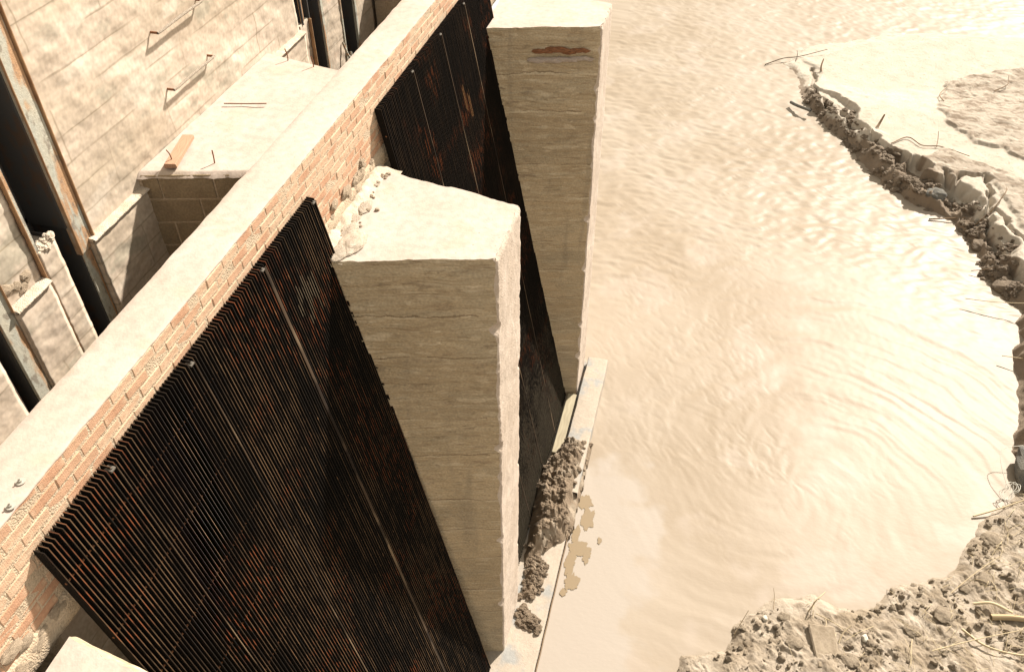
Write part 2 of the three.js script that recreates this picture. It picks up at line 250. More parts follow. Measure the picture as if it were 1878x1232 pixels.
// ---------------------------------------------------------------- concrete piers (wedges that run right through below the head wall)
const Y_TOP = 7.05, Y_COP = 7.95, FACE = -3.136, BACK = -3.48, REAR = -4.33;
const wob = (a, b, k) => n2(a * k + 3.1, b * k - 7.7);
function disp(n, y, s, amp = 1) {                       // weathering of the concrete, the same for faces that meet
  const st = strata(n + 3, y), rough = 0.55 + 0.75 * ss(3.6, 5.6, y);
  const ds = amp * rough * (0.024 * st[0] + 0.011 * st[1] + 0.010 * Math.max(0, ridge(n * 0.9, y * 3.7) - 0.75) + 0.004 * n2(n * 9, y * 14));
  const dn = amp * (0.014 * fbm(s * 1.7, y * 1.6, 4) + 0.003 * n2(s * 13, y * 9));
  const dy = amp * (0.006 * fbm(n * 2.1 + 9, s * 2.1, 3));
  return [dn, dy, ds];
}
function pier(o, nose, label, n0) {
  const p = thing('concrete_pier', label, 'pier', [(n0 + nose) / 2, 0, -(6.1 + o)], 'concrete piers of the intake');
  const sN = (n) => 5.366 + 0.275 * (n + 2.922) + o, sF = (n) => 6.93 - 0.213 * (n + 3.05) + o;
  const chip = (k, t) => 0.014 + 0.05 * Math.max(0, n2(t * 2.3 + k * 13 + o, k * 7.1)) + 0.06 * ss(0.15, 0.5, n2(t * 4.1 + k * 5, o + 2)) + 0.02 * Math.max(0, n2(t * 11 + k, o + 2));
  const ys = [...range(-0.3, Y_TOP - 0.05, 300), Y_TOP - 0.02, Y_TOP];
  const put = (n, y, s, u, v, amp) => { const d = disp(n, y, s - o, amp); return [n + d[0], y + d[1], -(s - d[2]), u, v]; };
  const eTop = (n, s) => 0.012 + 0.05 * Math.max(0, n2(n * 3.1 + o, s * 3.3)) + 0.03 * Math.max(0, n2(n * 11, s * 11 + o));
  const inset = (n, s, y) => { const e = eTop(n, s); return y >= Y_TOP - 1e-6 ? e : y > Y_TOP - 0.03 ? e * 0.45 : 0; };
  part('side_face', gridGeo(range(0, 1, 70), ys, (t, y) => { const n = lerp(n0, nose - chip(1, y), t); const s = sN(n); return put(n, y, s + inset(n, s, y), (n - n0) + (o > 1 ? 1.9 : 0.05), y, 1); }, true), M.face, p);
  part('side_face', gridGeo(range(0, 1, 50), ys, (t, y) => { const n = lerp(nose - chip(2, y), n0, t); const s = sF(n); return put(n, y, s - inset(n, s, y), n - n0 + 0.4, y, 1); }, true), M.face, p);
  part('nose_face', gridGeo(range(0, 1, 44), ys, (t, y) => {
    const a = chip(1, y), b = chip(2, y), k = t < 0.04 ? 0 : t > 0.96 ? 2 : 1; let n, s;
    if (k === 0 && t === 0) { n = nose - a; s = sN(n); } else if (k === 2 && t === 1) { n = nose - b; s = sF(n); } else { const q = clamp((t - 0.023) / 0.954); n = nose; s = lerp(sN(nose) + a, sF(nose) - b, q); }
    return put(n - inset(n, s, y), y, s, s - o, y, 1);
  }, true), M.nose, p);
  part('top_face', gridGeo(range(0, 1, 60), range(0, 1, 50), (t, w) => {
    let n = lerp(n0, nose, t); const a = sN(n), b = sF(n); const e3 = eTop(nose, lerp(a, b, w)); n = Math.min(n, nose - e3);
    const s = lerp(a + eTop(n, a), b - eTop(n, b), w); return put(n, Y_TOP, s, n, s - o, 1);
  }, true), M.top, p);
  part('pier_core', mergeGeometries([boxGeo(REAR, n0 + 0.01, -0.3, 6.55, sN(-3.5) + 0.12, sF(-3.5) - 0.06, 0.01), boxGeo(n0 - 0.0, n0 + 0.02, -0.3, Y_TOP - 0.05, sN(n0) + 0.03, sF(n0) - 0.03, 0.002)]), M.face, p);
  return { p, sN, sF };
}
const pier1 = pier(0, -1.56, 'large concrete pier in the middle with cream flat top and brown board-marked side', -3.03);
const pier0 = pier(-5.15, -1.56, 'concrete pier at the bottom left corner, only the tip of its pale top showing', -3.03);
const pier2 = pier(5.17, -1.49, 'far concrete pier at the top edge with a rusty spalled hole under its top', -3.03);
// the spalled hole with rusty steel near the top of the far pier
{
  const r = rng(51), gs = [];
  for (let k = 0; k < 7; k++) { const g = lump(0.05 + 0.03 * r(), 1.8, 0.55, 0.5, k * 3.3, 1, 0.4), n = -2.3 + 0.092 * k + 0.03 * r(), s = pier2.sN(n); g.translate(n, 6.72 + 0.03 * r(), -(s - 0.005)); gs.push(g); }
  part('exposed_steel', mergeGeometries(gs), M.rust, pier2.p);
  const hs = []; for (let k = 0; k < 10; k++) { const g = lump(0.05 + 0.03 * r(), 1.6, 0.5, 0.45, k * 5.1 + 2, 1, 0.4), n = -2.35 + 0.075 * k + 0.03 * r(); g.translate(n, 6.60 + 0.03 * r(), -(pier2.sN(n) - 0.004)); hs.push(g); }
  part('spalled_edge', mergeGeometries(hs), M.top, pier2.p);
}
// raised part of each pier between head wall and rear wall, of concrete blocks
function rearBlocks(pr, o, detail) {
  const p = pr.p, r = rng(90 + Math.round(o)), A = new THREE.Vector2(REAR, 4.98 + o), B = new THREE.Vector2(BACK, 5.205 + o), len = A.distanceTo(B), dir = B.clone().sub(A).divideScalar(len), ang = Math.atan2(dir.y, dir.x);
  const sFar = (n) => 7.31 + o - 0.235 * (n + 4.33);
  const core = new THREE.Shape([[REAR, A.y + 0.008], [BACK, B.y + 0.008], [BACK, sFar(BACK)], [REAR, sFar(REAR)]].map(q => new THREE.Vector2(q[0], q[1])));
  const cg = new THREE.ExtrudeGeometry(core, { depth: 8.2, bevelEnabled: false }); cg.rotateX(-Math.PI / 2); cg.translate(0, -0.3, 0);
  part('block_core', cg, M.mortar, p);
  const place = (g) => { g.rotateY(ang); g.translate(A.x, 0, -A.y); return g; };
  if (detail) for (let row = 0; row < 7; row++) {
    const y1 = 7.935 - row * 0.2275, y0 = y1 - 0.2155; let cuts = row % 2 ? [0, 0.45, 0.89] : [0, 0.185, 0.62, 0.89]; if (row === 0) cuts = [0.02, 0.16, 0.60, 0.89];
    for (let k = 0; k + 1 < cuts.length; k++) part('block', place(boxGeo(cuts[k] + 0.006, cuts[k + 1] - (row === 0 && k === 0 ? -0.0 : 0.006), y0, y1, 0.003 * r(), 0.2, 0.006, 0.004, r)), M.block, p);
  }
  const us = range(REAR + 0.005, BACK + 0.002, 34), top = gridGeo(us, range(0, 1, 70), (n, t) => {
    const rag = t === 0 ? 0.03 * fbm(n * 9 + o, 3, 3) + 0.012 : 0, s = lerp(lerp(A.y, B.y, (n - REAR) / (BACK - REAR)) - rag, sFar(n), t); const e = t === 0 ? -0.035 : 0;
    return [n, 7.952 + e + 0.008 * fbm(n * 3, s * 3, 3), -s, n, s];
  }, true);
  part('top_screed', top, M.top, p);
}
rearBlocks(pier1, 0, true); rearBlocks(pier2, 5.17, false); rearBlocks(pier0, -5.15, false);

// ---------------------------------------------------------------- brick head wall with pale coping
{
  const hw = thing('head_wall', 'long red brick wall with broad pale coping crossing diagonally above the racks', 'wall', [(FACE + BACK) / 2, 6.99, -7]);
  const s0 = 0.3, s1 = 14.5, CH = 0.0845, BL = 0.225, TOPB = 7.938;
  part('wall_core', boxGeo(BACK, FACE + 0.0012, 7.15, 7.935, s0, s1, 0.01), M.mortar, hw);
  part('lintel', gridGeo(range(s0, s1, 420), [0, 1, 2, 3, 4, 5, 6, 7], (s, k) => {
    const y = [7.195, 7.185, 7.15, 7.10, 7.05, 7.005, 6.99, 6.99][k], n = [FACE - 0.004, FACE + 0.012, FACE + 0.026, FACE + 0.03, FACE + 0.03, FACE + 0.026, FACE, BACK][k];
    return [n + (k < 7 ? 0.010 * fbm(s * 5, y * 9, 3) : 0), y + 0.006 * n2(s * 6, k), -s, s, y];
  }), M.mortar, hw);
  part('coping', gridGeo(range(s0, s1, 560), [0, 1, 2, 3, 4, 5, 6, 7, 8, 9, 10, 11], (s, k) => {
    const f = 0.010 * fbm(s * 4.2, 1, 3) + 0.007 * n2(s * 17, 5), b = 0.012 * fbm(s * 3.3, 20, 3);
    const n = [BACK - 0.012 - b, BACK - 0.014 - b, BACK - 0.004 - b, -3.43, -3.37, -3.31, -3.25, -3.20, -3.165, FACE - 0.004 + f, FACE + 0.006 + f, FACE + 0.004 + f][k];
    const y = [7.89, 7.935, 7.952, 7.955, 7.956, 7.956, 7.955, 7.954, 7.952, 7.950, 7.944, 7.934][k];
    return [n, y + (k > 1 && k < 10 ? 0.003 * fbm(s * 3, n * 9, 3) : 0), -s, n, s];
  }), M.top, hw);
  const r = rng(5), rest = [], shapes = [0, 1, 2, 3, 4, 5].map(() => boxGeo(-0.105, 0.0045, -0.0362, 0.0362, -0.108, 0.108, 0.006, 0.004, r));
  for (let row = 0; row < 9; row++) for (let k = 0; k < 64; k++) {
    const s = s0 + 0.12 + (k + (row % 2 ? 0.5 : 0)) * BL + (r() - 0.5) * 0.012, y = TOPB - 0.042 - row * CH; if (s > s1 - 0.1) continue;
    const single = row < 5 ? (s > 1.4 && s < 9.9) : ((s > 1.4 && s < 2.2) || (s > 5.1 && s < 7.3));
    const pos = [FACE + (r() - 0.5) * 0.006, y + (r() - 0.5) * 0.005, -s];
    let mi = Math.floor(r() * 5); if (row < 3 && mi === 3) mi = 1; if (row >= 3 && row < 5 && r() < 0.55) mi = 3; if (row >= 5 && r() < 0.7) mi = 2;
    if (single) { const m = shade(new THREE.Mesh(shapes[(k * 5 + row * 3) % 6], M.bricks[mi])); m.name = 'brick'; m.position.set(pos[0] - hw.position.x, pos[1] - hw.position.y, pos[2] - hw.position.z); m.rotation.z = (r() - 0.5) * 0.02; m.rotation.y = (r() - 0.5) * 0.015; hw.add(m); }
    else { const g = shapes[(k + row) % 6].clone(); g.translate(...pos); rest.push(g); }
  }
  const m = part('brick', mergeGeometries(rest), M.bricks[0], hw); m.userData.kind = 'stuff';
  // mortar slopped over the lowest courses above the piers
  const lumps = []; const rr = rng(77);
  for (let k = 0; k < 46; k++) { const a = k < 16, s = a ? 1.45 + 0.5 * rr() : 5.5 + 1.4 * rr(), y = a ? 7.08 + 0.26 * rr() * rr() : 7.08 + 0.3 * rr() * rr(); const g = lump(0.03 + 0.045 * rr(), 0.35, 0.8, 1.2, k * 2.7, 1, 0.4); g.translate(FACE + 0.012, y, -s); lumps.push(g); }
  part('mortar_smear', mergeGeometries(lumps), M.mortar, hw);
  for (const [n, s] of [[-3.206, 2.1], [-3.152, 1.95]]) {
    const w = new THREE.CylinderGeometry(0.026, 0.026, 0.005, 14), b = new THREE.CylinderGeometry(0.012, 0.012, 0.012, 6), t = new THREE.CylinderGeometry(0.006, 0.006, 0.03, 8);
    w.translate(0, 0.003, 0); b.translate(0, 0.011, 0); t.translate(0, 0.016, 0);
    const g = mergeGeometries([w, b, t]); g.translate(n, 7.957, -s); part('anchor_bolt', g, M.zinc, hw);
  }
}

// ---------------------------------------------------------------- rear wall with guide slots
{
  const rw = thing('rear_wall', 'tall weathered concrete wall behind the brick wall with dark gate slots and steel guides', 'wall', [REAR, 0, -7]);
  const panel = (a, b, y0, y1, dn, ds = 0.03, name = 'wall_panel', amp = 1) => {
    const us = range(a, b, Math.max(2, Math.round((b - a) / ds))), nys = Math.max(2, Math.round((y1 - y0) / 0.03)), vs = range(y0, y1, nys);
    const rag = (s) => 0.012 * fbm(s * 6, y1 * 3, 3);
    const rows = [-1, ...vs.map((_, i) => i), vs.length, vs.length + 1];
    return part(name, gridGeo([a - 1e-4, ...us, b + 1e-4], rows, (s, k) => {
      const i = clamp(k, 0, nys), y = vs[i], edge = (s < a || s > b), sx = clamp(s, a, b);
      let n = REAR + dn + amp * (0.014 * fbm(sx * 1.4, y * 2.4, 4) + 0.008 * n2(sx * 7, y * 11));
      const bd = y / 0.2 + 0.25 * n2(sx * 0.5, y * 2), fr = Math.abs(bd - Math.round(bd)); if (fr < 0.12) n -= amp * 0.006 * (1 - fr / 0.12) * ss(-0.2, 0.2, n2(sx * 1.1, Math.round(bd) * 3.7));
      let yy = y; if (k >= vs.length - 1) yy += rag(sx); if (k === vs.length) n -= 0.015; if (k === vs.length) yy += 0.006; if (k > vs.length || k < 0 || edge) n = REAR - 0.36;
      return [n, yy, -sx, sx, y];
    }), M.rear, rw);
  };
  part('wall_back', boxGeo(REAR - 0.75, REAR - 0.35, -0.3, 12.2, -1, 15.5, 0.02), M.rear, rw);
  const LED = 7.82;
  panel(-1, 3.155, -0.3, 12, 0);
  panel(3.41, 3.772, -0.3, LED - 0.005, 0.03); panel(3.41, 3.772, LED - 0.04, 12, -0.02);
  panel(3.79, 3.985, -0.3, 8.02, 0.0);
  panel(4.26, 8.05, LED - 0.04, 12, 0); panel(4.26, 5.15, -0.3, LED, 0.045); panel(7.2, 8.085, -0.3, LED + 0.04, 0.045);
  panel(8.10, 8.335, -0.3, 7.90, -0.02); panel(8.61, 9.127, -0.3, 12, 0.0); panel(9.49, 10.03, -0.3, 12, 0.02); panel(10.05, 15, -0.3, 12, -0.05, 0.05);
  // broken lumps on the heads of the short posts
  const g1 = []; for (let k = 0; k < 7; k++) { const g = lump(0.032 + 0.015 * R(), 0.8, 0.8, 1, k * 4.4, 3, 0.45); g.translate(REAR - 0.07 + 0.06 * R(), 7.99 + 0.07 * R(), -(3.83 + 0.13 * R())); g1.push(g); }
  part('broken_concrete', mergeGeometries(g1), M.rear, rw);
  { const g = []; for (let k = 0; k < 5; k++) { const l = lump(0.035 + 0.015 * R(), 0.6, 1, 1.3, k * 7.4, 1, 0.4); l.translate(REAR - 0.03, 7.96 - 0.03 * k * R(), -(3.46 + 0.045 * k)); g.push(l); } part('mortar_patch', mergeGeometries(g), M.mortar, rw); }
  // steel guides
  const plate = (a, b, y0, y1, dn, name = 'guide_plate', m = M.steel) => part(name, boxGeo(REAR - 0.03, REAR + dn, y0, y1, a, b, 0.004), m, rw);
  plate(3.278, 3.405, -0.3, 12, 0.012); plate(3.398, 3.408, LED, 12, 0.03, 'guide_flange', M.flange);
  plate(4.142, 4.30, LED - 0.06, 12, 0.014); plate(4.142, 4.152, LED - 0.06, 12, 0.026, 'guide_flange', M.flange); plate(4.305, 4.319, LED - 0.07, 12, 0.032, 'guide_flange', M.flange);
  plate(4.165, 4.252, -0.3, LED - 0.065, 0.002); plate(4.242, 4.251, -0.3, LED - 0.08, 0.012, 'guide_flange', M.flange);
  plate(3.773, 3.786, -0.3, 12, 0.016, 'guide_flange', M.flange); plate(3.79, 3.82, 8.0, 12, -0.0, 'guide_plate');
  plate(8.605, 8.66, -0.3, 12, 0.014, 'guide_plate'); plate(9.10, 9.132, -0.3, 12, 0.016, 'guide_plate'); plate(8.335, 8.35, -0.3, 7.9, 0.01, 'guide_flange', M.flange); plate(9.487, 9.53, -0.3, 12, 0.022, 'guide_plate');
  plate(8.20, 8.23, 7.9, 12, -0.12, 'guide_flange', M.flange);
  // channels lining the slots, the shade inside put into their near-black colour
  for (const [a, b, y0, y1] of [[3.155, 3.278, -0.3, 12], [3.82, 4.142, 8.0, 12], [3.985, 4.165, -0.3, 8.05], [8.05, 8.20, 7.88, 12], [8.35, 8.605, -0.3, 12], [9.132, 9.487, -0.3, 12]])
    part('slot_lining', mergeGeometries([boxGeo(REAR - 0.37, REAR - 0.33, y0, y1, a, b, 0.004), boxGeo(REAR - 0.33, REAR - 0.01, y0, y1, a - 0.004, a + 0.012, 0.002), boxGeo(REAR - 0.33, REAR - 0.01, y0, y1, b - 0.012, b + 0.004, 0.002)]), M.shadedSteel, rw);
  // lifting hook on the far post
  part('lifting_hook', tube([V(REAR + 0.02, 7.35, 9.02), V(REAR + 0.05, 7.25, 9.02), V(REAR + 0.07, 7.18, 9.03), V(REAR + 0.09, 7.16, 9.06), V(REAR + 0.08, 7.22, 9.08)], 0.014, 12, 6), M.steel, rw);
  // step irons: staples of round bar let into the wall
  for (const [a, b, y] of [[5.664, 6.36, 8.829], [5.667, 6.328, 8.352]]) {
    const o = REAR + 0.06, q = 0.018;
    for (const e of [a, b]) part('step_iron_leg', tube([V(REAR - 0.03, y, e), V(REAR + 0.03, y, e), V(o, y, e)], 0.0105, 6, 7), M.rust, rw);
    part('step_iron', tube([V(o, y, a - 0.004), V(o + 0.004, y, a + q), V(o + 0.003, y + 0.003, (a + b) / 2), V(o + 0.004, y, b - q), V(o, y, b + 0.004)], 0.0115, 24, 7), M.mortarPale, rw);  // sunlight on the long bar is put into its pale colour
  }
  // pale ledges where the lower lifts of concrete stand proud
  for (const [a, b, y, d] of [[3.41, 3.77, LED, 0.055], [4.262, 5.05, LED, 0.065], [7.25, 8.083, LED + 0.04, 0.065]])
    part('ledge', gridGeo(range(a, b, 60), [0, 1, 2, 3, 4, 5], (s, k) => { const n = REAR + [-0.02, d - 0.018, d, d + 0.004, d - 0.006, 0.02][k] + 0.008 * fbm(s * 7, k * 0.2, 3), yy = y + [0.018, 0.010, 0.002, -0.008, -0.018, -0.03][k] + 0.007 * fbm(s * 6, 4, 3); return [n, yy, -s, s, n]; }), M.mortarPale, rw);
}
// ---------------------------------------------------------------- trash racks: panels of flat steel bars leaning on the head wall
const LEAN = THREE.MathUtils.degToRad(10.4), RTOP = 7.63, RFRONT = -3.062, RS = Math.sin(LEAN), RC = Math.cos(LEAN), RLEN = 7.72;
const rackAt = (L, off) => [RFRONT + RS * L + off * RC, RTOP - RC * L + off * RS];    // L metres down the slope, off metres proud of the front
function rackTex(seed, silt) {
  return colorTex(1024, 1024, (u, v) => {
    const s = u * 4, L = v * 8;
    const line = fbm(s * 31 + seed, L * 3.1, 3), dash = n2(s * 30.77 + seed * 3, L * 9), zone = fbm(s * 0.9 + seed, L * 0.55 + seed, 3), row = n2(seed, L * 3.7 + 0.15 * s), red = ss(-0.05, 0.35, fbm(s * 1.1 + seed * 2, L * 0.8 + 11, 3) + 0.25 * row);
    if (u > 0.975) return [0.008, 0.0062, 0.005];
    let c = [0.0085, 0.0062, 0.0047];
    c = mix3(c, [0.115, 0.07, 0.038], (silt ? 0.18 : 0.8) * ss(-0.25, 0.45, 0.6 * n2(s * 30.77 + seed, L * 1.3) + 0.3 * line + 0.5 * zone));
    c = mix3(c, [0.15, 0.044, 0.017], 0.75 * red * ss(-0.1, 0.35, dash + 0.4 * row));
    c = mix3(c, [0.007, 0.0055, 0.0045], 0.75 * ss(0.05, 0.4, fbm(s * 14, L * 4.5 + seed, 3) + 0.35 * n2(s * 1.1 + L * 0.8 + 40, L * 2.6 - s * 1.9 + seed)));
    if (dash > 0.52 && !silt) c = mix3(c, [0.20, 0.115, 0.058], 0.6);
    if (!silt) { const pale = ss(0.5, 0.8, 1 - Math.hypot((s - 3.1) / 0.3, (L - 0.55) / 0.35) * 0.9 + 0.9 * fbm(s * 12 + seed, L * 4.2, 3)); c = mix3(c, [0.13, 0.10, 0.066], 0.7 * pale); }  // paler patch near the head of the last front panel
    else { for (const [a, b] of [[2.25, 0.95], [2.38, 1.1]]) if (Math.abs(s - a) < 0.035 && Math.abs(L - b) < 0.16 + 0.1 * n2(s * 40, L * 9)) c = [0.20, 0.10, 0.045];
      c = mix3(c, [0.10, 0.082, 0.058], 0.95 * ss(-0.55, 0.45, 0.8 * fbm(s * 26, L * 14, 3) + 0.5 * fbm(s * 3, L * 2, 3) + (L - 6.3) * 0.45)); }
    return c;
  });
}
function rackBar(s, texS, mat) {                        // flat bar on edge, its head cut level
  const t = 0.0032, dep = 0.074, P = [], U = [], I = [];
  const ring = (L, cut) => { const f = rackAt(L, 0), b = rackAt(L, -dep); if (cut) { b[0] = FACE + 0.008; b[1] = f[1] + 0.004; } return [[f[0], f[1], s - t], [f[0], f[1], s + t], [b[0], b[1], s + t], [b[0], b[1], s - t]]; };
  const Ls = [0, 0.02, RLEN * 0.25, RLEN * 0.5, RLEN * 0.75, RLEN];
  Ls.forEach((L, k) => ring(L, k === 0).forEach(q => { P.push(q[0], q[1], -q[2]); U.push((q[2] - texS) / 4, L / 8); }));
  for (let k = 0; k + 1 < Ls.length; k++) for (let e = 0; e < 4; e++) { const a = k * 4 + e, b = k * 4 + (e + 1) % 4, c = a + 4, d = b + 4; I.push(a, c, b, b, c, d); }
  I.push(0, 1, 2, 0, 2, 3);
  let g = new THREE.BufferGeometry(); g.setAttribute('position', new THREE.Float32BufferAttribute(P, 3)); g.setAttribute('uv', new THREE.Float32BufferAttribute(U, 2)); g.setIndex(I);
  g = g.toNonIndexed(); g.computeVertexNormals();
  const uv = g.attributes.uv; for (let i = 0; i < (Ls.length - 1) * 24; i++) if (Math.floor(i / 6) % 4 !== 0) uv.setX(i, 0.99);   // flanks sample the near-black edge of the texture
  return g;
}
function rackPanel(sa, sb, texS, mats, label, strap, silt, r) {
  const p = thing('trash_rack_panel', label, 'trash rack', [FACE, 0, -(sa + sb) / 2], 'trash rack panels leaning on the brick wall');
  const N = Math.round((sb - sa) / 0.0325);
  for (let k = 0; k <= N; k++) part('bar', rackBar(lerp(sa, sb, k / N) + (r() - 0.5) * 0.007, texS, mats), mats, p);
  for (let L = 0.28; L < RLEN; L += 0.55) { const c = rackAt(L + 0.02 * r(), -0.03), g = new THREE.CylinderGeometry(0.008, 0.008, sb - sa + 0.012, 7); g.rotateX(Math.PI / 2); g.translate(c[0], c[1], -(sa + sb) / 2); part('spacer_rod', g, M.rust, p); }
  { // flat along the right-hand edge and a lug with its nut at the head
    const w = strap, a = rackAt(0.05, 0.003), b = rackAt(RLEN, 0.003), P = [], U = [], n = 40;
    const g = gridGeo(range(0, 1, n), [0, 1, 2, 3], (t, k) => { const L = lerp(0.02, RLEN, t), q = rackAt(L, [0.001, 0.005, 0.005, 0.001][k]); const e = 0.006 * n2(L * 2, sb); return [q[0], q[1], -(sb - w / 2 + [0, 0.001, w - 0.001, w][k] + e), sb + k * 0.01, L]; }, true);
    part('edge_flat', g, M.rackFlat, p);
    const lug = boxGeo(-0.045, 0.006, -0.008, 0.008, -0.022, 0.022, 0.003); lug.rotateZ(-0.2); const c = rackAt(0.05, 0.0); lug.translate(c[0], c[1] + 0.02, -(sb - 0.03));
    part('lug', lug, M.lug, p);
    const nut = new THREE.CylinderGeometry(0.010, 0.010, 0.010, 6); nut.translate(c[0] - 0.01, c[1] + 0.032, -(sb - 0.03)); part('nut', nut, M.lug, p);
  }
  return p;
}
M.rackFlat = new THREE.MeshPhysicalMaterial({ specularIntensity: 0.2, map: rep(colorTex(256, 1024, (u, v) => { const x = u * 0.5, L = v * 8, p = fbm(x * 20, L * 2.2, 4), q = fbm(x * 9 + 4, L * 0.9 + 3, 3); let c = mix3([0.05, 0.034, 0.022], [0.15, 0.105, 0.065], ss(-0.1, 0.35, q)); c = mix3(c, [0.012, 0.009, 0.007], 0.85 * ss(0.0, 0.3, p + 0.4 * n2(x * 4, L * 0.8))); return c; }), 2, 1 / 8), roughness: 0.95 });
const rackM1 = new THREE.MeshPhysicalMaterial({ map: rackTex(3, false), roughness: 0.9, specularIntensity: 0.2 }), rackM2 = new THREE.MeshPhysicalMaterial({ map: rackTex(19, true), roughness: 0.95, specularIntensity: 0.15 });
{
  const r = rng(33);
  const W = ['first rack panel from the left, at the front bay beside the bottom left pier', 'second rack panel from the left in the front bay, dark with thin rusty lines', 'third rack panel from the left in the front bay, left of the dusty pale strip', 'rack panel of the front bay against the middle pier, paler near its top'];
  const E2 = ['rack panel of the far bay nearest the middle pier, bluish flat at its left head', 'second rack panel of the far bay, beyond the middle pier top', 'third rack panel of the far bay with two pale rusty spots', 'rack panel against the far pier, caked with grey silt at its foot'];
  [[1.905, 2.545, 0.008], [2.575, 3.46, 0.012], [3.49, 4.51, 0.034], [4.545, 5.45, 0.008]].forEach(([a, b, w], i) => rackPanel(a, b, 1.8, rackM1, W[i], w, false, r));
  [[7.05, 7.99, 0.012], [8.02, 8.97, 0.012], [9.0, 9.9, 0.012], [9.93, 10.87, 0.012]].forEach(([a, b, w], i) => rackPanel(a, b, 7.0, rackM2, E2[i], w, true, r));
}
// ---------------------------------------------------------------- muddy river
const EDDY = [2.4, 9.9];
function ripple(n, s) {
  const dx = n - EDDY[0], dz = s - EDDY[1], r = Math.hypot(dx, dz) + 1e-4, th = Math.atan2(dz, dx);
  const wE = 1 - ss(4.2, 8.5, r + 1.2 * n2(n * 0.3, s * 0.3)), wp = 0.35 * fbm(n * 0.5, s * 0.5, 3);
  const calm = ss(1.2, -0.6, n + 0.5 * n2(s * 0.5, n)) * ss(10.4, 8.8, s + 0.7 * n2(n * 0.8, s * 0.3));
  // round the eddy: crests follow the circle; outside: crests lie across the current
  const q = r + 0.55 * th + wp, c = Math.cos(th), d = Math.sin(th);
  const e = n2(q * 3.6, c * 3.1 + 20) * (0.6 + 0.4 * d) + n2(q * 3.6, d * 3.1 + 40) * (0.6 - 0.4 * d) + 0.4 * n2(q * 8.5 + 9, (c + d) * r * 0.8) + 0.2 * n2(n * 7, s * 7);
  const X = n * 0.97 + s * 0.242, Z = -n * 0.242 + s * 0.97 + wp;
  const o = 0.55 * n2(X * 1.2, Z * 3.1) + 0.9 * n2(X * 2.4 + 7, Z * 6.6) + 0.55 * n2(X * 4.2, Z * 11 + 3);
  const boil = fbm(n * 1.6 + 2 * n2(n, s), s * 1.6 + 2 * n2(n + 9, s), 4) * ss(2.2, 0.2, Math.abs(n - 0.2)) * ss(8.5, 10, s) * ss(17, 12.5, s);
  const right = ss(0.5, 3.5, n) * ss(10, 12.5, s);
  const h = lerp(2.3 * o, e * (0.55 + 0.85 * right), wE);
  const curlW = ss(2.3, 1.2, Math.abs(n - 0.3) + 0.5 * n2(n, s)) * ss(9.2, 10.2, s) * ss(19, 14, s) + 0.5 * ss(3.2, 1.5, r) * ss(-0.1, 0.2, n2(n * 1.2, s * 1.2)), cu = n2(n * 0.9, s * 0.9), curl = n2(n * 2.6 + 2.4 * cu + 3, s * 2.1 + 2.4 * n2(n * 1.1 + 8, s * 1.1)) + 0.55 * n2(n * 6 + 2 * cu, s * 5);
  return { curl, curlW: clamp(curlW), h: (h + 0.8 * boil - 0.35 * clamp(curlW) * ss(0.16, 0.0, Math.abs(curl))) * (1 - 0.88 * calm), calm, boil, wE, streak: fbm(q * 5.5, (c * 1.7 + 3) * 2.4, 3), r };
}
{
  const us = [], vs = [];
  for (let n = -6; n < -3.2;) { us.push(n); n += 0.4; } for (let n = -3.2; n < 11.5;) { us.push(n); n += 0.038; } for (let n = 11.5, d = 0.06; n < 180;) { us.push(n); n += d; d *= 1.12; }
  for (let s = -60, d = 8; s < 3;) { vs.push(s); s += d; d = Math.max(0.3, d * 0.8); } for (let s = 3, d = 0.036; s < 34;) { vs.push(s); s += d; d = 0.036 + Math.max(0, s - 9) * 0.0022; } for (let s = 34, d = 0.12; s < 260;) { vs.push(s); s += d; d *= 1.12; }
  const g = gridGeo(us, vs, (n, s) => {
    const w = ripple(n, s), far = 1 - ss(30, 50, Math.hypot(n, s)), y = 0.0145 * w.h * far;
    let c = mix3([0.258, 0.214, 0.167], [0.226, 0.181, 0.133], clamp(0.5 + 1.2 * fbm(n * 0.35 + 9, s * 0.35, 3)));                  // silt content, in drifting patches
    c = mix3(c, [0.285, 0.239, 0.198], 0.5 * ss(0.1, 0.45, fbm(n * 0.8 + 60, s * 0.8, 4)));
    c = mix3(c, [0.272, 0.235, 0.198], ss(0.35, 0.75, w.calm + 0.5 * fbm(n * 2.2, s * 2.2 + 30, 3)));                             // film of pale scum in the dead corner
    return [n, y, -s, n, s, ...c];
  }, true);
  struct('river_water', g, new THREE.MeshPhysicalMaterial({ vertexColors: true, roughness: 0.45, specularIntensity: 0.16, metalness: 0, bumpMap: rep(grayTex(512, 512, (u, v) => 0.5 + 0.5 * fbm(u * 16, v * 16, 4)), 0.7, 1.1), bumpScale: 0.0012 }));
}
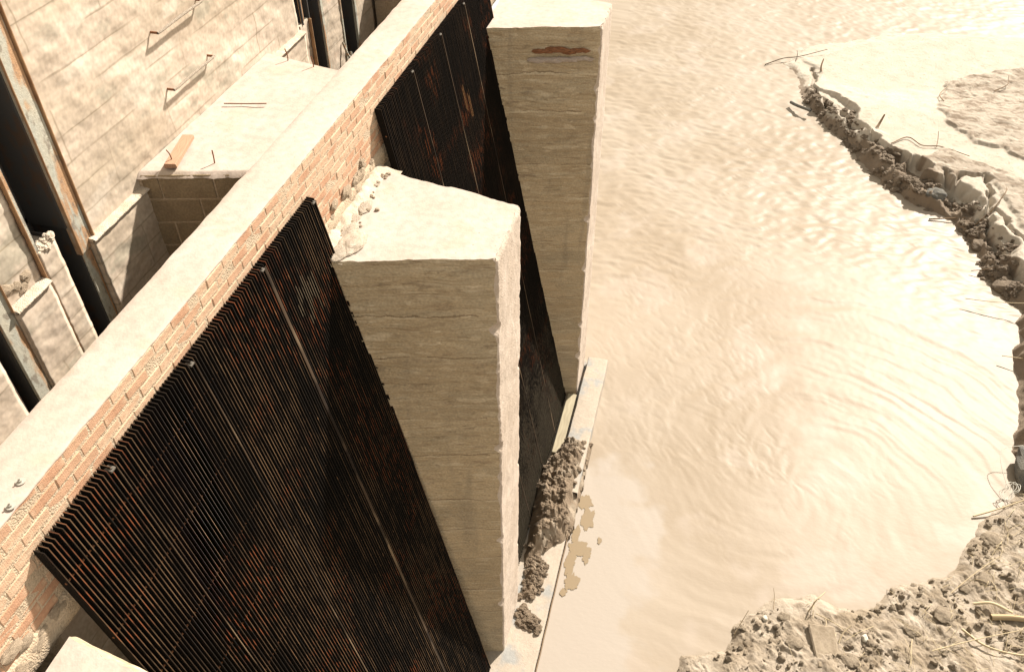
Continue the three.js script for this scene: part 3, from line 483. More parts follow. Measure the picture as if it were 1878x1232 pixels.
// holes in the drifting scum beside the sill, where the brown water shows
{
  const shp = [[-0.90, 8.62, 0.11, 0.16], [-0.80, 8.32, 0.11, 0.22], [-0.93, 7.95, 0.06, 0.18], [-0.84, 7.72, 0.16, 0.14], [-0.92, 7.42, 0.09, 0.22], [-0.70, 7.62, 0.06, 0.14], [-0.85, 7.10, 0.10, 0.17], [-0.55, 7.95, 0.035, 0.06], [-0.93, 6.9, 0.05, 0.07]];
  const gs = shp.map(([n, s, a, b], k) => { const p = [], m = 90; for (let i = 0; i < m; i++) { const t = i / m * 6.2832, q = 1 + 0.55 * n2(Math.cos(t) * 1.5 + k * 5, Math.sin(t) * 1.5) + 0.3 * n2(Math.cos(t) * 4, Math.sin(t) * 4 + k * 3) + 0.2 * n2(Math.cos(t) * 9, Math.sin(t) * 9 + k); p.push(new THREE.Vector2(n + a * q * Math.cos(t), s + b * q * Math.sin(t))); } const g = new THREE.ShapeGeometry(new THREE.Shape(p), 8); g.rotateX(-Math.PI / 2); g.translate(0, 0.006 + k * 0.0004, 0); return g; });
  const o = solo('water_patch', mergeGeometries(gs), std({ color: new THREE.Color().setRGB(0.19, 0.142, 0.088), roughness: 0.2 }), 'brown open patches in the pale scum beside the sill', 'water'); o.userData.kind = 'stuff';
}

// ---------------------------------------------------------------- sill in front of the racks
{
  const sl = thing('concrete_sill', 'pale concrete sill with raised kerb along the foot of the racks and piers', 'sill', [-2, 0, -7]);
  part('apron_slab', gridGeo([REAR - 0.1, ...range(-2.4, -1.10, 40), -1.065, -1.05, -1.05], range(0.2, 11.95, 300), (n, s) => [n, n > -1.06 ? (n === -1.05 ? -0.25 : 0.06) : 0.085 + 0.010 * fbm(n * 3, s * 3, 4), -s + 0, n, s], true), M.kerb, sl);
  part('kerb', gridGeo([0, 1, 2, 3, 4, 5, 6, 7], range(8.6, 11.84, 120), (k, s) => { const n = [-1.43, -1.43, -1.42, -1.30, -1.18, -1.06, -1.045, -1.045][k] + 0.012 * fbm(s * 3, k * 0.3, 3), y = [0.0, 0.235, 0.25, 0.252, 0.252, 0.25, 0.235, -0.25][k]; return [n, y + 0.008 * fbm(n * 4, s * 4, 3), -s, n, s]; }, true), M.kerb, sl);
  part('kerb_end', boxGeo(-1.425, -1.05, -0.25, 0.245, 11.82, 11.845, 0.008), M.kerb, sl);
  part('edge_joint', gridGeo([0, 1, 2, 3], range(3, 8.6, 80), (k, s) => [[-1.062, -1.058, -1.047, -1.042][k] + 0.006 * n2(s * 4, 2), [0.0, 0.102, 0.102, -0.2][k], -s, k * 0.02, s], true), M.root, sl);
}
// ---------------------------------------------------------------- heaps of mud and clods left on the sill
const inPoly = (P, x, y) => { let c = false; for (let i = 0, j = P.length - 1; i < P.length; j = i++) { const [a, b] = P[i], [d, e] = P[j]; if ((b > y) !== (e > y) && x < (d - a) * (y - b) / (e - b) + a) c = !c; } return c; };
const segD = (P, x, y, closed = true) => { let m = 1e9; for (let i = 0; i < P.length - (closed ? 0 : 1); i++) { const [a, b] = P[i], [c, d] = P[(i + 1) % P.length], ux = c - a, uy = d - b, t = clamp(((x - a) * ux + (y - b) * uy) / (ux * ux + uy * uy + 1e-9)); m = Math.min(m, Math.hypot(x - a - t * ux, y - b - t * uy)); } return m; };
const sdist = (P, x, y) => (inPoly(P, x, y) ? 1 : -1) * segD(P, x, y);
const cloddy = (n, s) => 0.55 * Math.max(0, ridge(n * 3.1, s * 3.1, 2) - 0.2) * 0.12 + 0.06 * Math.abs(n2(n * 8, s * 8)) + 0.035 * Math.abs(n2(n * 17 + 4, s * 17)) + 0.02 * n2(n * 36, s * 36);
function heap(poly, base, top, label, seed) {
  const xs = poly.map(p => p[0]), ys = poly.map(p => p[1]), pad = 0.15;
  const us = range(Math.min(...xs) - pad, Math.max(...xs) + pad, Math.round((Math.max(...xs) - Math.min(...xs) + 2 * pad) / 0.016)), vs = range(Math.min(...ys) - pad, Math.max(...ys) + pad, Math.round((Math.max(...ys) - Math.min(...ys) + 2 * pad) / 0.016));
  const g = gridGeo(us, vs, (n, s) => {
    const d = sdist(poly, n + 0.06 * n2(n * 5 + seed, s * 5), s + 0.06 * n2(n * 5, s * 5 + seed)), k = ss(-0.04, 0.22, d), cl = cloddy(n + seed, s);
    const y = d < -0.03 ? base - 0.35 : base - 0.03 + k * (top * 0.6 + 1.9 * cl * (0.6 + top)) + 0.02 * k;
    let c = mix3([0.20, 0.148, 0.10], [0.145, 0.103, 0.066], clamp(0.5 + 1.3 * fbm(n * 5 + seed * 3, s * 5 + 70, 3))); c = mix3(c, [0.33, 0.275, 0.21], 0.5 * ss(0.15, 0.4, fbm(n * 3.3 + seed + 90, s * 3.3, 3))); return [n, y, -s, n, s, ...c];
  }, true);
  const t = thing('mud_heap', label, 'mud heap', [(Math.min(...xs) + Math.max(...xs)) / 2, base, -(Math.min(...ys) + Math.max(...ys)) / 2]);
  part('mud', g, M.ground, t);
  const r = rng(seed), gs = []; let guard = 0;
  while (gs.length < 90 && guard++ < 900) { const n = lerp(Math.min(...xs), Math.max(...xs), r()), s = lerp(Math.min(...ys), Math.max(...ys), r()), d = sdist(poly, n, s); if (d < -0.02) continue; const l = lump(0.018 + 0.045 * r() * r(), 1.2, 0.6, 0.9, r() * 60, 2, 0.7); l.translate(n, base + ss(-0.04, 0.22, d) * (top * 0.6 + 1.9 * cloddy(n + seed, s) * (0.6 + top)) + 0.005, -s); gs.push(l); }
  const c = part('clods', mergeGeometries(gs), M.heapClod, t); c.userData.kind = 'stuff'; return t;
}
heap([[-1.52, 9.78], [-1.02, 9.82], [-1.02, 9.08], [-1.03, 8.49], [-1.02, 7.88], [-1.34, 7.48], [-1.60, 7.15], [-1.70, 8.00], [-1.80, 8.82]], 0.1, 0.42, 'large dark heap of mud clods on the sill behind the middle pier nose', 3);
heap([[-1.56, 7.45], [-1.22, 7.2], [-1.26, 6.78], [-1.36, 6.62], [-1.55, 6.55]], 0.09, 0.14, 'small heap of mud clods on the sill between the two other heaps', 21);
heap([[-1.50, 6.5], [-1.14, 6.28], [-1.14, 6.08], [-1.46, 6.2]], 0.09, 0.09, 'smallest patch of mud clods on the sill, nearest the camera', 37);

// ---------------------------------------------------------------- mud banks on the right
const SHORE_UP = [[2.48, 26.13], [2.79, 24.01], [3.29, 22.98], [3.89, 21.59], [4.61, 20.11], [5.31, 19.27], [5.98, 19.0], [6.29, 18.23], [6.55, 17.5], [6.52, 16.63], [6.86, 16.2], [7.02, 15.6], [7.0, 14.9], [6.72, 14.0], [6.6, 13.2], [6.5, 12.4], [6.28, 11.8], [6.2, 11.4], [7.5, 11.2], [14, 11.5], [22, 20], [24, 33], [14, 31], [9.70, 30.3], [8.4, 30.25], [6.68, 30.01], [4.91, 29.22], [2.82, 27.93], [2.15, 26.6]];
const NEAR_UP = SHORE_UP.slice(0, 12), FAR_UP = SHORE_UP.slice(21);
const CRUST_A = [[14, 30], [9.05, 27.59], [7.75, 26.88], [6.80, 26.01], [6.39, 24.66], [6.18, 23.61], [6.32, 22.64], [6.81, 21.79], [7.38, 21.64], [7.92, 21.23], [14, 18]];
const CRUST_B = [[5.30, 20.1], [5.45, 20.75], [6.03, 21.31], [6.74, 20.80], [7.73, 20.14], [9.5, 18.8], [9.5, 16], [7.36, 18.06], [7.10, 19.13], [6.99, 20.1], [6.39, 20.0], [6.14, 19.62], [5.6, 19.5]];
const CRACKS = [[[5.37, 19.99], [5.79, 19.79], [5.99, 19.39], [6.32, 20.05], [6.88, 20.18], [6.89, 19.68], [6.74, 18.69], [6.52, 18.41]], [[6.3, 18.2], [6.55, 18.49], [6.93, 18.70], [7.14, 17.86], [7.5, 17.3], [8.5, 16.6]], [[3.0, 26.2], [3.0, 24.4], [3.55, 23.0], [4.2, 22.0], [4.5, 21.5]], [[6.7, 18.5], [6.72, 17.6], [6.75, 16.9], [7.1, 16.5]]];
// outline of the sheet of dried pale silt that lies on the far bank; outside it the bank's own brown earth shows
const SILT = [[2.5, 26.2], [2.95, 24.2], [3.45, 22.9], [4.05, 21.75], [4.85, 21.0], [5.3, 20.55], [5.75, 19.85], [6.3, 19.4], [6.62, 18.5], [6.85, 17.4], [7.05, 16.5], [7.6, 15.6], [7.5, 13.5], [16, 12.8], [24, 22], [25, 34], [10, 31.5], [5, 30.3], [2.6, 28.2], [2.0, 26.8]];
const CAVES = [[5.28, 20.35, 0.33, 0.42], [5.0, 20.75, 0.22, 0.2], [6.05, 19.35, 0.42, 0.62], [6.42, 18.5, 0.26, 0.4], [6.98, 16.4, 0.45, 0.3], [6.72, 17.35, 0.16, 0.4]];
function upBank(n0, s0) {
  const wx = 0.16 * fbm(n0 * 1.7, s0 * 1.7, 4), wz = 0.16 * fbm(n0 * 1.7 + 40, s0 * 1.7, 4), n = n0 + wx, s = s0 + wz;
  const d = sdist(SHORE_UP, n, s); if (d < -0.3) return [-0.3, [0.3, 0.2, 0.1]];
  const dn = segD(NEAR_UP, n, s, false), df = segD(FAR_UP, n, s, false), tip = ss(25.6, 23.0, s);
  const cw = 0.10 + 0.22 * clamp(0.5 + 1.1 * n2(n * 0.9, s * 0.9)), led = 0.30 + 0.5 * clamp(0.4 + 1.3 * n2(n * 0.7 + 3, s * 0.7)), A = 0.62 * ss(-0.05, cw, Math.min(d, dn)) + 0.38 * ss(led, led + 0.1, Math.min(d, dn) + 0.08 * n2(n * 4, s * 4)), B = ss(-0.2, 2.6, df);
  let h = -0.12 + 0.12 * ss(-0.25, 0, d) + (d > 0 ? 1 : ss(-0.12, 0, d)) * Math.min(A * (0.14 + 0.36 * tip), 0.05 + B * 0.5);
  let cav = 0; for (const [cn, cs, a, q] of CAVES) { const e = Math.hypot((n - cn) / a, (s - cs) / q) + 0.5 * n2(n * 2.6, s * 2.6) + 0.35 * n2(n * 7, s * 7); cav = Math.max(cav, ss(1.05, 0.8, e)); }
  h = lerp(h, 0.10 + 0.10 * Math.abs(n2(n * 7, s * 7)), cav * (d > 0 ? 1 : 0));
  // crumbled face: lumps and hollows at the cut edge
  const cut = ss(0.9, 0.15, dn) * tip * ss(-0.05, 0.1, d); h += cut * (0.20 * n2(n * 1.9, s * 1.9) + 0.13 * n2(n * 4.3, s * 4.3) + 0.08 * Math.abs(n2(n * 9, s * 9)) + 0.03 * n2(n * 19, s * 19));
  const a = sdist(CRUST_A, n + 0.2 * n2(n * 3, s * 3), s + 0.2 * n2(n * 3 + 8, s * 3)), b = sdist(CRUST_B, n + 0.08 * n2(n * 4, s * 4), s + 0.08 * n2(n * 4 + 8, s * 4)), cr = Math.max(a, b);
  const crust = ss(-0.02, 0.05, cr); h += crust * (0.065 + 0.035 * fbm(n * 1.7, s * 3.6, 4) + 0.008 * n2(n * 11, s * 15));
  let ck = 1e9; for (const c of CRACKS) ck = Math.min(ck, segD(c, n + 0.05 * n2(n * 6, s * 6), s + 0.05 * n2(n * 6 + 5, s * 6), false));
  const crack = ss(0.07, 0.02, ck) * ss(0.0, 0.05, d); h -= 0.22 * crack;
  const fine = Math.abs(n2(n * 1.7 + 0.5 * n2(n * 4, s * 4), s * 1.7)); const fcr = crust * ss(0.03, 0.008, fine); h -= 0.03 * fcr;
  h += 0.008 * fbm(n * 6, s * 6, 3);
  // dry pale silt on top; brown earth outside its outline; crust of dried mud
  let c = mix3([0.43, 0.375, 0.305], [0.37, 0.315, 0.25], clamp(0.5 + fbm(n * 2, s * 2, 3)));
  const br = fbm(n * 1.6 + 3, s * 3.6, 4), spk = fbm(n * 7, s * 12, 3);
  c = mix3(c, [0.19, 0.143, 0.10], crust * clamp(0.36 + 0.7 * ss(-0.1, 0.35, br + 0.7 * spk) - 0.2 * ss(0.1, 0.4, fbm(n * 0.9, s * 1.2 + 30, 3))));
  c = mix3(c, [0.24, 0.18, 0.125], 0.5 * ss(0.36, 0.5, spk + 0.2 * n2(n * 1.3, s * 1.3)) * (1 - crust));
  const earth = ss(0.02, -0.02, sdist(SILT, n + 0.16 * n2(n * 1.9, s * 1.9) + 0.07 * n2(n * 7, s * 7), s + 0.16 * n2(n * 1.9 + 7, s * 1.9) + 0.07 * n2(n * 7 + 7, s * 7))), earthTone = mix3([0.20, 0.15, 0.105], [0.165, 0.123, 0.085], clamp(0.5 + 1.2 * fbm(n * 3 + 50, s * 3, 3)));
  c = mix3(c, earthTone, clamp(earth));
  return [h, c];
}
{
  const us = [], vs = []; for (let n = 1.6; n < 9.2; n += 0.04) us.push(n); for (let n = 9.2, d = 0.05; n < 25; n += d, d *= 1.06) us.push(n);
  for (let s = 10.9; s < 34; s += 0.042) vs.push(s);
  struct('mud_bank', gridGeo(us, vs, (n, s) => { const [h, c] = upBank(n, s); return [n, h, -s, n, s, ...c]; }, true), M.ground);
}
const SHORE_LOW = [[6.9, 10.9], [6.1, 10.55], [5.91, 10.26], [5.42, 9.81], [5.14, 9.26], [4.93, 8.75], [4.44, 8.40], [3.94, 8.16], [3.60, 7.78], [3.28, 7.65], [2.73, 7.72], [2.10, 7.52], [1.87, 7.19], [1.56, 6.93], [1.51, 6.57], [1.29, 6.43], [0.94, 6.32], [0.8, 5.9], [0.4, 5.2], [0.3, 3.0], [2, 1], [12, 1], [18, 8], [18, 13], [9, 12.6], [7.9, 12.2]];
function lowBank(n0, s0) {
  const n = n0 + 0.10 * fbm(n0 * 2.3, s0 * 2.3, 4), s = s0 + 0.10 * fbm(n0 * 2.3 + 40, s0 * 2.3, 4), d = sdist(SHORE_LOW, n, s); if (d < -0.25) return [-0.3, [0.3, 0.2, 0.1]];
  const sm = ss(0.05, 0.35, fbm(n * 1.3 + 5, s * 1.3, 3)), cl = cloddy(n, s);
  let h = -0.06 + 0.13 * ss(-0.12, 0.12, d) + 0.085 * Math.max(0, d) + ss(0, 0.2, d) * ((1 - 0.75 * sm) * cl * 0.85 + 0.07 * fbm(n * 1.1, s * 1.1, 3));
  let c = mix3([0.225, 0.175, 0.12], [0.30, 0.245, 0.185], clamp(0.5 + 1.3 * fbm(n * 2.1 + 33, s * 2.1, 4)));
  c = mix3(c, [0.37, 0.31, 0.245], 0.8 * clamp(sm * 0.7 + ss(0.12, 0.45, fbm(n * 3.1 + 9, s * 3.1, 4))));
  c = mix3(c, [0.135, 0.098, 0.062], 0.7 * ss(0.22, 0.5, fbm(n * 4.1 + 60, s * 6.1, 4))); return [h, c];
}
{
  const us = [], vs = []; for (let n = 0.2; n < 7.4; n += 0.02) us.push(n); for (let n = 7.4, d = 0.04; n < 18; n += d, d *= 1.08) us.push(n);
  for (let s = 1; s < 5.4; s += 0.12) vs.push(s); for (let s = 5.4; s < 11.2; s += 0.021) vs.push(s); for (let s = 11.2; s < 13; s += 0.08) vs.push(s);
  struct('dirt_bank', gridGeo(us, vs, (n, s) => { const [h, c] = lowBank(n, s); return [n, h, -s, n, s, ...c]; }, true), M.ground);
}
// loose clods and straw on the near bank: past counting
{
  const r = rng(101), base = [1, 2, 3, 4].map(k => lump(1, 1, 0.75, 1, k * 9.1, 2, 0.45)), m4 = new THREE.Matrix4(), q = new THREE.Quaternion(), e = new THREE.Euler();
  base.forEach((g, bi) => {
    const list = []; let guard = 0;
    while (list.length < 520 && guard++ < 9000) { const n = 0.5 + 6.8 * r(), s = 5.3 + 5.6 * r(); const d = sdist(SHORE_LOW, n, s); if (d < 0.03 || n2(n * 1.3, s * 1.3 + 4) < -0.2 + 0.3 * r()) continue; const k = 0.006 + 0.05 * Math.pow(r(), 4); e.set(r() * 6, r() * 6, r() * 6); m4.compose(new THREE.Vector3(n, lowBank(n, s)[0] + k * 0.3, -s), q.setFromEuler(e), new THREE.Vector3(k, k * 0.8, k)); list.push(m4.clone()); }
    const im = shade(new THREE.InstancedMesh(g, M.clod, list.length)); list.forEach((m, i) => im.setMatrixAt(i, m)); im.name = numbered('soil_crumbs'); im.userData = { kind: 'stuff', label: 'loose crumbs of brown soil scattered over the near bank', category: 'soil' }; scene.add(im);
  });
  const sg = []; for (let k = 0; k < 420; k++) { let n, s, g = 0; do { n = 2.2 + 4.9 * r(); s = 6 + 4.6 * r(); } while ((sdist(SHORE_LOW, n, s) < 0.08 || r() > ss(2.5, 5.5, n) * 0.9 + 0.06) && g++ < 60); const a = r() * 3.14, l = 0.06 + 0.25 * r() * r(), y = lowBank(n, s)[0] + 0.02, w = 0.05 * (r() - 0.5); sg.push(tube([V(n - l * Math.cos(a), y + 0.01, s - l * Math.sin(a)), V(n + w, y + 0.025 + 0.04 * r(), s + w), V(n + l * Math.cos(a), lowBank(n + l * Math.cos(a), s + l * Math.sin(a))[0] + 0.03, s + l * Math.sin(a))], 0.002 + 0.003 * r(), 5, 4)); }
  const o = solo('straw_litter', mergeGeometries(sg), M.straw, 'thin dry straw strewn over the near bank', 'straw'); o.userData.kind = 'stuff';
}
// crumbled earth along the broken edge of the far bank
{
  const r = rng(64), gs = []; let guard = 0;
  while (gs.length < 620 && guard++ < 12000) {
    const k = Math.floor(r() * 11), t = r(), n = lerp(NEAR_UP[k][0], NEAR_UP[k + 1][0], t) + 0.75 * r() - 0.1, s = lerp(NEAR_UP[k][1], NEAR_UP[k + 1][1], t) + 0.5 * (r() - 0.3), [h] = upBank(n, s);
    if (s > 24.6 || h < -0.05 || h > 0.42 || n2(n * 1.3, s * 1.3) < -0.15) continue;
    const q = 0.02 + 0.085 * r() * r(), l = lump(q, 1.2, 0.75, 1, r() * 90, 2, 0.75); l.translate(n, h + q * 0.15, -s); gs.push(l);
  }
  const m = solo('earth_rubble', mergeGeometries(gs), M.bankClod, 'crumbled dark earth along the broken edge of the far mud bank', 'earth'); m.userData.kind = 'stuff';
}
// ---------------------------------------------------------------- single things: clods, rocks, stalks, twigs
const yLow = (n, s) => Math.max(0.0, lowBank(n, s)[0]), yUp = (n, s) => Math.max(0, upBank(n, s)[0]);
function stalk(name, label, cat, pts, rad, mat, group, taper = 0.55) { return solo(name, tube(pts, rad, 24, 7, taper), mat, label, cat, group); }
const G = 'dry stalks on the near bank';
const P = (n, s, up) => V(n, yLow(n, s) + up, s);
stalk('reed_stalk', 'thick pale broken stalk lying on the near bank above the dark log', 'stalk', [P(5.0, 8.06, 0.07), P(5.22, 8.07, 0.08), P(5.5, 8.0, 0.06)], 0.022, M.straw, G, 0.8);
stalk('log', 'short dark log lying at the right edge of the near bank', 'log', [P(5.2, 7.87, 0.05), P(5.5, 7.93, 0.05), P(5.95, 7.95, 0.05)], 0.045, M.strawDark, null, 0.9);
stalk('reed_stalk', 'long straight thin stalk slanting up towards the right edge above the pale root', 'stalk', [P(4.3, 7.1, 0.05), P(4.9, 7.4, 0.10), P(5.6, 7.75, 0.06)], 0.009, M.straw, G);
stalk('pale_root', 'thick pale curved root in the bottom right corner', 'root', [P(4.75, 7.55, 0.05), P(5.0, 7.36, 0.07), P(5.3, 7.3, 0.06), P(5.8, 7.36, 0.03)], 0.018, M.straw);
stalk('reed_stalk', 'bent stalk standing up in front of the water, leftmost on the near bank', 'stalk', [V(2.62, 0.04, 7.36), V(2.68, 0.22, 7.42), V(2.72, 0.34, 7.47), V(2.84, 0.36, 7.62)], 0.012, M.straw, G);
stalk('reed_stalk', 'thin stalk lying between the two white pebbles', 'stalk', [P(2.75, 7.36, 0.03), P(3.0, 7.25, 0.05), P(3.28, 7.08, 0.03)], 0.007, M.straw, G);
stalk('reed_stalk', 'thin stalk slanting up to the water edge at the right cove', 'stalk', [P(4.72, 8.2, 0.04), P(5.1, 8.6, 0.09), P(5.5, 9.0, 0.05)], 0.008, M.straw, G);
stalk('reed_stalk', 'short pale stalk stuck upright below the larger white pebble', 'stalk', [P(3.05, 6.95, 0.02), P(3.1, 7.08, 0.06), P(3.2, 7.2, 0.12)], 0.009, M.straw, G);
stalk('reed_stalk', 'pale stick at the right edge under the wire tangle', 'stalk', [P(5.3, 9.85, 0.03), P(5.7, 10.05, 0.08), P(6.35, 10.4, 0.12)], 0.016, M.straw, G);
stalk('reed_stalk', 'short dark stalk at the water edge near the lower left of the bank', 'stalk', [P(1.62, 6.8, 0.02), P(1.72, 7.0, 0.16), P(1.76, 7.06, 0.3)], 0.006, M.strawDark, G);
stalk('reed_stalk', 'thin upright stalk in the middle of the near shore', 'stalk', [P(2.15, 7.3, 0.02), P(2.14, 7.45, 0.18), P(2.1, 7.5, 0.36)], 0.005, M.strawDark, G);
stalk('reed_stalk', 'long thin pale stalk reaching over the water at the right edge, upper one', 'stalk', [V(5.9, 0.16, 15.55), V(6.5, 0.22, 15.5), V(7.3, 0.34, 15.5)], 0.010, M.straw, 'stalks over the right inlet');
stalk('reed_stalk', 'short pale stalk over the brown water at the right edge, lower one', 'stalk', [V(6.35, 0.14, 13.9), V(6.8, 0.2, 13.85), V(7.3, 0.26, 13.9)], 0.009, M.straw, 'stalks over the right inlet');
{ // tangle of wire
  const pts = []; const r = rng(8); for (let k = 0; k < 26; k++) { const a = k * 0.85, q = 0.10 + 0.06 * Math.sin(k * 1.7); pts.push(V(5.85 + q * Math.cos(a) + 0.02 * k * 0.2, 0.16 + 0.05 * Math.sin(k * 0.9), 10.42 + q * Math.sin(a) * 1.3)); } pts.push(V(5.82, 0.24, 10.9), V(5.86, 0.3, 11.2), V(6.2, 0.34, 11.35));
  solo('wire_tangle', tube(pts, 0.005, 220, 5), M.zinc, 'tangle of thin pale wire looped beside the dark rock', 'wire');
}
function rockAt(name, label, cat, n, y, s, r0, sc, mat, seed, det = 3, group) { const g = lump(r0, ...sc, seed, det, 0.3); const m = solo(name, g, mat, label, cat, group); m.position.copy(V(n, y, s)); return m; }
rockAt('rock', 'dark grey angular rock at the right edge beside the wire tangle', 'rock', 6.42, 0.12, 11.0, 0.34, [0.9, 0.95, 1.5], M.rock, 4.4);
rockAt('rock', 'small dark stone in the brown shallows at the right edge', 'rock', 6.95, 0.05, 12.75, 0.16, [1.4, 0.8, 0.8], M.rock, 9.2);
rockAt('pebble', 'small white pebble near the shore, left one of two', 'pebble', 2.03, yLow(2.03, 7.12) + 0.03, 7.12, 0.042, [1, 0.8, 1.1], M.stone, 2.2, 2, 'white pebbles on the near bank');
rockAt('pebble', 'larger white pebble further right on the near bank', 'pebble', 3.42, yLow(3.42, 7.12) + 0.03, 7.12, 0.05, [0.9, 0.8, 1.25], M.stone, 6.2, 2, 'white pebbles on the near bank');
{ const g = boxGeo(-0.17, 0.17, -0.03, 0.03, -0.34, 0.34, 0.02, 0.06, rng(4)); g.rotateY(0.15); const m = solo('mud_slab', g, M.clod, 'flat tan slab of dried mud at the bottom edge of the near bank', 'slab'); m.position.copy(V(2.86, yLow(2.86, 6.9) - 0.012, 6.84)); }
[[3.2, 6.7, 0.13, 'clod of earth right of the flat tan slab'], [4.1, 7.4, 0.12, 'rounded clod in the middle of the near bank'], [4.55, 7.75, 0.14, 'clod of earth left of the thick pale stalk'], [5.25, 8.55, 0.14, 'clod of earth at the right edge above the thick pale stalk'], [4.95, 8.35, 0.1, 'small clod beside the shore cove at the right'], [2.45, 6.8, 0.12, 'clod of earth left of the flat tan slab'], [2.3, 7.2, 0.09, 'small clod near the left white pebble'], [5.5, 9.4, 0.15, 'clod of earth below the pale stick at the right edge']]
  .forEach(([n, s, r, l], i) => rockAt('dirt_clod', l, 'clod', n, yLow(n, s) + r * 0.05, s, r * 0.8, [1.3, 0.5, 1.1], M.clod, 20 + i * 3.3, 3, 'clods of earth on the near bank'));
// along the cut edge of the far bank
[[5.62, 19.62, 0.2, [1.3, 0.7, 1], 'dark earth lump just below the cracked crust'], [6.52, 17.75, 0.17, [1, 0.7, 1.3], 'dark earth lump at the narrow neck of the bank'], [6.95, 16.3, 0.24, [1.6, 0.6, 0.9], 'dark clump at the right edge, lowest of the far bank'], [2.95, 24.75, 0.16, [1.2, 0.6, 1], 'dark lump at the tip of the far bank']]
  .forEach(([n, s, r, sc, l], i) => rockAt('earth_clump', l, 'clump', n, 0.06, s, r, sc, M.bankClod, 60 + i * 5.7, 4, 'clumps along the cut bank'));
rockAt('stone', 'pale greenish grey stone set in the cut edge of the far bank', 'stone', 5.68, 0.24, 19.4, 0.22, [1.15, 0.8, 1], M.rock, 33.3, 3);
stalk('stick', 'dark stick lying at the water line below the largest clump', 'stick', [V(5.55, 0.03, 18.65), V(5.9, 0.06, 18.72), V(6.35, 0.10, 18.8)], 0.02, M.root);
stalk('stick', 'short grey stick poking out over the water at the bank tip', 'stick', [V(2.32, 0.12, 23.75), V(2.5, 0.16, 23.5), V(2.85, 0.2, 23.2)], 0.045, M.rock, null, 0.9);
const up = (n, s, h) => V(n, yUp(n, s) + h, s);
stalk('twig', 'long thin dark twig lying over the water beyond the bank tip', 'twig', [V(1.55, 0.03, 26.3), V(2.1, 0.10, 26.75), V(2.5, 0.12, 26.9), V(3.4, 0.22, 27.45)], 0.016, M.twig);
stalk('twig', 'small forked twig on the water beside the long dark twig', 'twig', [V(2.45, 0.08, 26.6), V(2.5, 0.14, 26.9), V(2.48, 0.2, 27.2)], 0.014, M.twig);
stalk('root', 'dark branching root on the white silt above the large clumps', 'root', [up(4.75, 21.2, 0.03), up(5.2, 21.6, 0.05), up(5.5, 21.25, 0.05), up(5.9, 21.3, 0.05), up(6.6, 21.0, 0.03)], 0.016, M.root);
stalk('root', 'short upright side shoot of the dark root', 'root', [up(5.85, 21.28, 0.03), up(5.88, 21.5, 0.12), up(5.85, 21.6, 0.3)], 0.010, M.root);
stalk('root', 'thin root looping over the crust at the right edge', 'root', [up(6.5, 18.5, 0.05), up(6.8, 18.7, 0.16), up(7.1, 19.2, 0.2), up(7.15, 19.4, 0.1)], 0.018, M.root);
stalk('twig', 'tufted stub of twig standing on the white silt', 'twig', [up(4.45, 22.0, 0.0), up(4.52, 22.15, 0.1), up(4.6, 22.3, 0.26)], 0.04, M.root);
stalk('twig', 'small twig stub at the bank tip', 'twig', [up(3.2, 26.0, 0.0), up(3.18, 26.1, 0.12), up(3.22, 26.3, 0.25)], 0.03, M.root);
stalk('twig', 'thin twig at the edge of the upper crust', 'twig', [up(6.4, 24.2, 0.03), up(6.42, 24.9, 0.08), up(6.75, 25.6, 0.05)], 0.016, M.root);
stalk('twig', 'thin bent twig near the top right corner', 'twig', [up(8.0, 25.6, 0.03), up(8.4, 26.0, 0.1), up(8.5, 26.5, 0.15)], 0.016, M.root);
stalk('twig', 'thin pale twig hanging from the lowest clumps over the water', 'twig', [V(6.2, 0.08, 16.7), V(6.5, 0.14, 16.75), V(6.85, 0.3, 16.8)], 0.010, M.root);

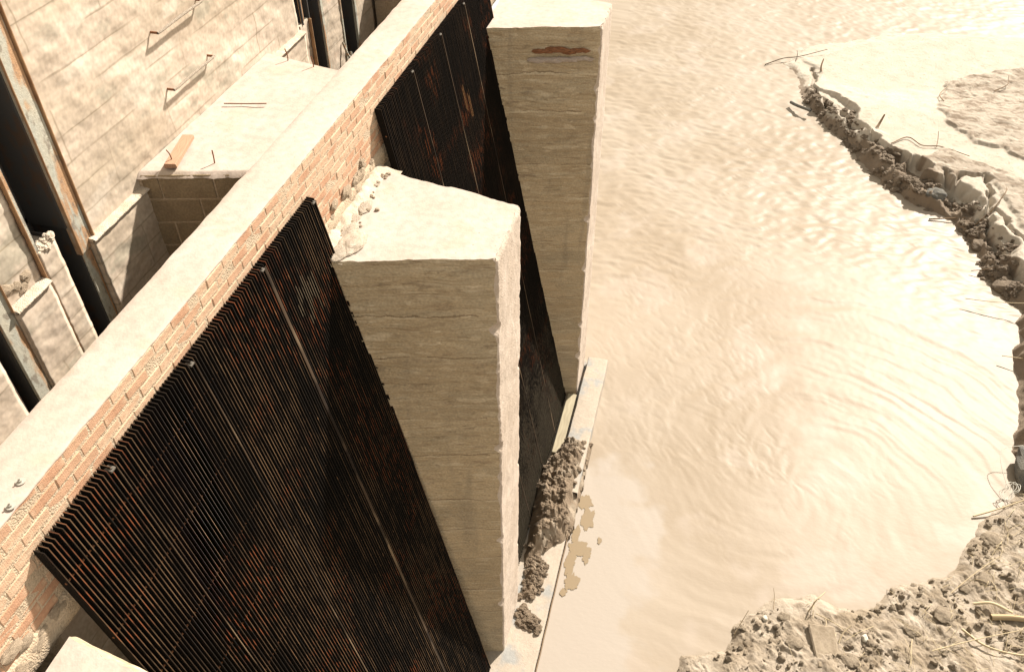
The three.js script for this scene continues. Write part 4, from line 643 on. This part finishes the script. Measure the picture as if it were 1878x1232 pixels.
// ---------------------------------------------------------------- on the pier tops
{
  const r = rng(12), lab = ['lump of mortar against the brick wall on the middle pier, nearest the rack', 'largest pale mortar lump on the middle pier', 'flat mortar lump beside the largest one', 'mortar lump half way along the brick wall foot', 'cracked mortar lump with brown crumbs', 'small mortar lump below the brick courses', 'mortar lump near the far rack corner', 'last mortar lump next to the far rack'];
  const sp = [[-2.93, 5.50, 0.10], [-2.88, 5.66, 0.13], [-2.98, 5.84, 0.09], [-3.02, 6.02, 0.10], [-2.98, 6.22, 0.11], [-3.05, 6.42, 0.08], [-3.03, 6.62, 0.08], [-3.05, 6.80, 0.075]];
  sp.forEach(([n, s, q], i) => rockAt('mortar_lump', lab[i], 'mortar lump', n, 7.05 + q * 0.0, s, q * (i < 3 ? 1.1 : 0.75), [0.85, 0.3, 1.35], M.mortarPale, 80 + i * 4.1, 4, 'mortar lumps along the wall foot on the middle pier'));
  const gs = []; for (let k = 0; k < 90; k++) { const s = 5.45 + 1.45 * r(), n = -3.12 + 0.30 * r() * r() + 0.04 * n2(s * 4, 1), g = lump(0.012 + 0.03 * r() * r(), 1, 0.7, 1, k * 1.9, 1, 0.4); g.translate(n, 7.055 + 0.03 * Math.max(0, -2.95 - n), -s); gs.push(g); }
  const o = solo('mortar_crumbs', mergeGeometries(gs), M.mortar, 'crumbs of mortar strewn along the wall foot on the middle pier', 'mortar'); o.userData.kind = 'stuff';
  const fil = gridGeo(range(-3.14, -2.86, 14), range(5.36, 6.94, 80), (n, s) => { const e = -2.93 + 0.06 * fbm(s * 4, 2, 3); return [n, 7.035 + 0.075 * ss(e + 0.03, -3.14, n) * (0.8 + 0.5 * fbm(s * 6, n * 6, 3)), -s, n, s]; }, true);
  solo('mortar_fillet', fil, M.mortarPale, 'sloping band of old mortar between the brick wall and the middle pier top', 'mortar');
}
{ // timber offcut with nails on the block pier, two thin rods
  const g = boxGeo(-0.05, 0.05, 0, 0.035, -0.24, 0.24, 0.004, 0.006); const t = thing('timber_offcut', 'short reddish timber offcut with a nail on the blockwork behind the brick wall', 'timber', [-4.14, 7.972, -5.34]);
  const b = new THREE.Mesh(g, M.timber); shade(b); b.name = 'board'; b.rotation.y = 0.22; t.add(b);
  const nl = shade(new THREE.Mesh(tube([new THREE.Vector3(0.03, 0.02, 0.16), new THREE.Vector3(0.025, 0.09, 0.165), new THREE.Vector3(0.01, 0.12, 0.17)], 0.005, 6, 5), M.rust)); nl.name = 'nail'; t.add(nl);
  solo('steel_rod', tube([V(-4.2, 7.975, 6.2), V(-4.0, 7.972, 6.25), V(-3.83, 7.975, 6.29)], 0.006, 8, 6), M.rust, 'thin rusty rod lying flat on the blockwork behind the brick wall', 'rod');
  solo('steel_rod', tube([V(-3.80, 7.94, 5.28), V(-3.80, 8.0, 5.29), V(-3.805, 8.06, 5.30)], 0.006, 6, 6), M.rust, 'short rusty rod standing at the front edge of the blockwork', 'rod');
  solo('steel_rod', tube([V(-4.05, 7.94, 7.2), V(-4.05, 8.0, 7.21), V(-4.06, 8.07, 7.2)], 0.006, 6, 6), M.rust, 'short rod standing at the far edge of the blockwork, left one', 'rod');
  solo('steel_rod', tube([V(-3.75, 7.94, 7.13), V(-3.75, 8.0, 7.14), V(-3.76, 8.06, 7.13)], 0.006, 6, 6), M.rust, 'short rod standing at the far edge of the blockwork, right one', 'rod');
}
solo('timber_strip', boxGeo(-1.64, -1.475, 0.09, 0.19, 9.4, 10.86, 0.008, 0.01), M.yellowTimber, 'yellowish timber strip lying between the kerb and the foot of the far rack', 'timber');
renderer.render(scene, camera);
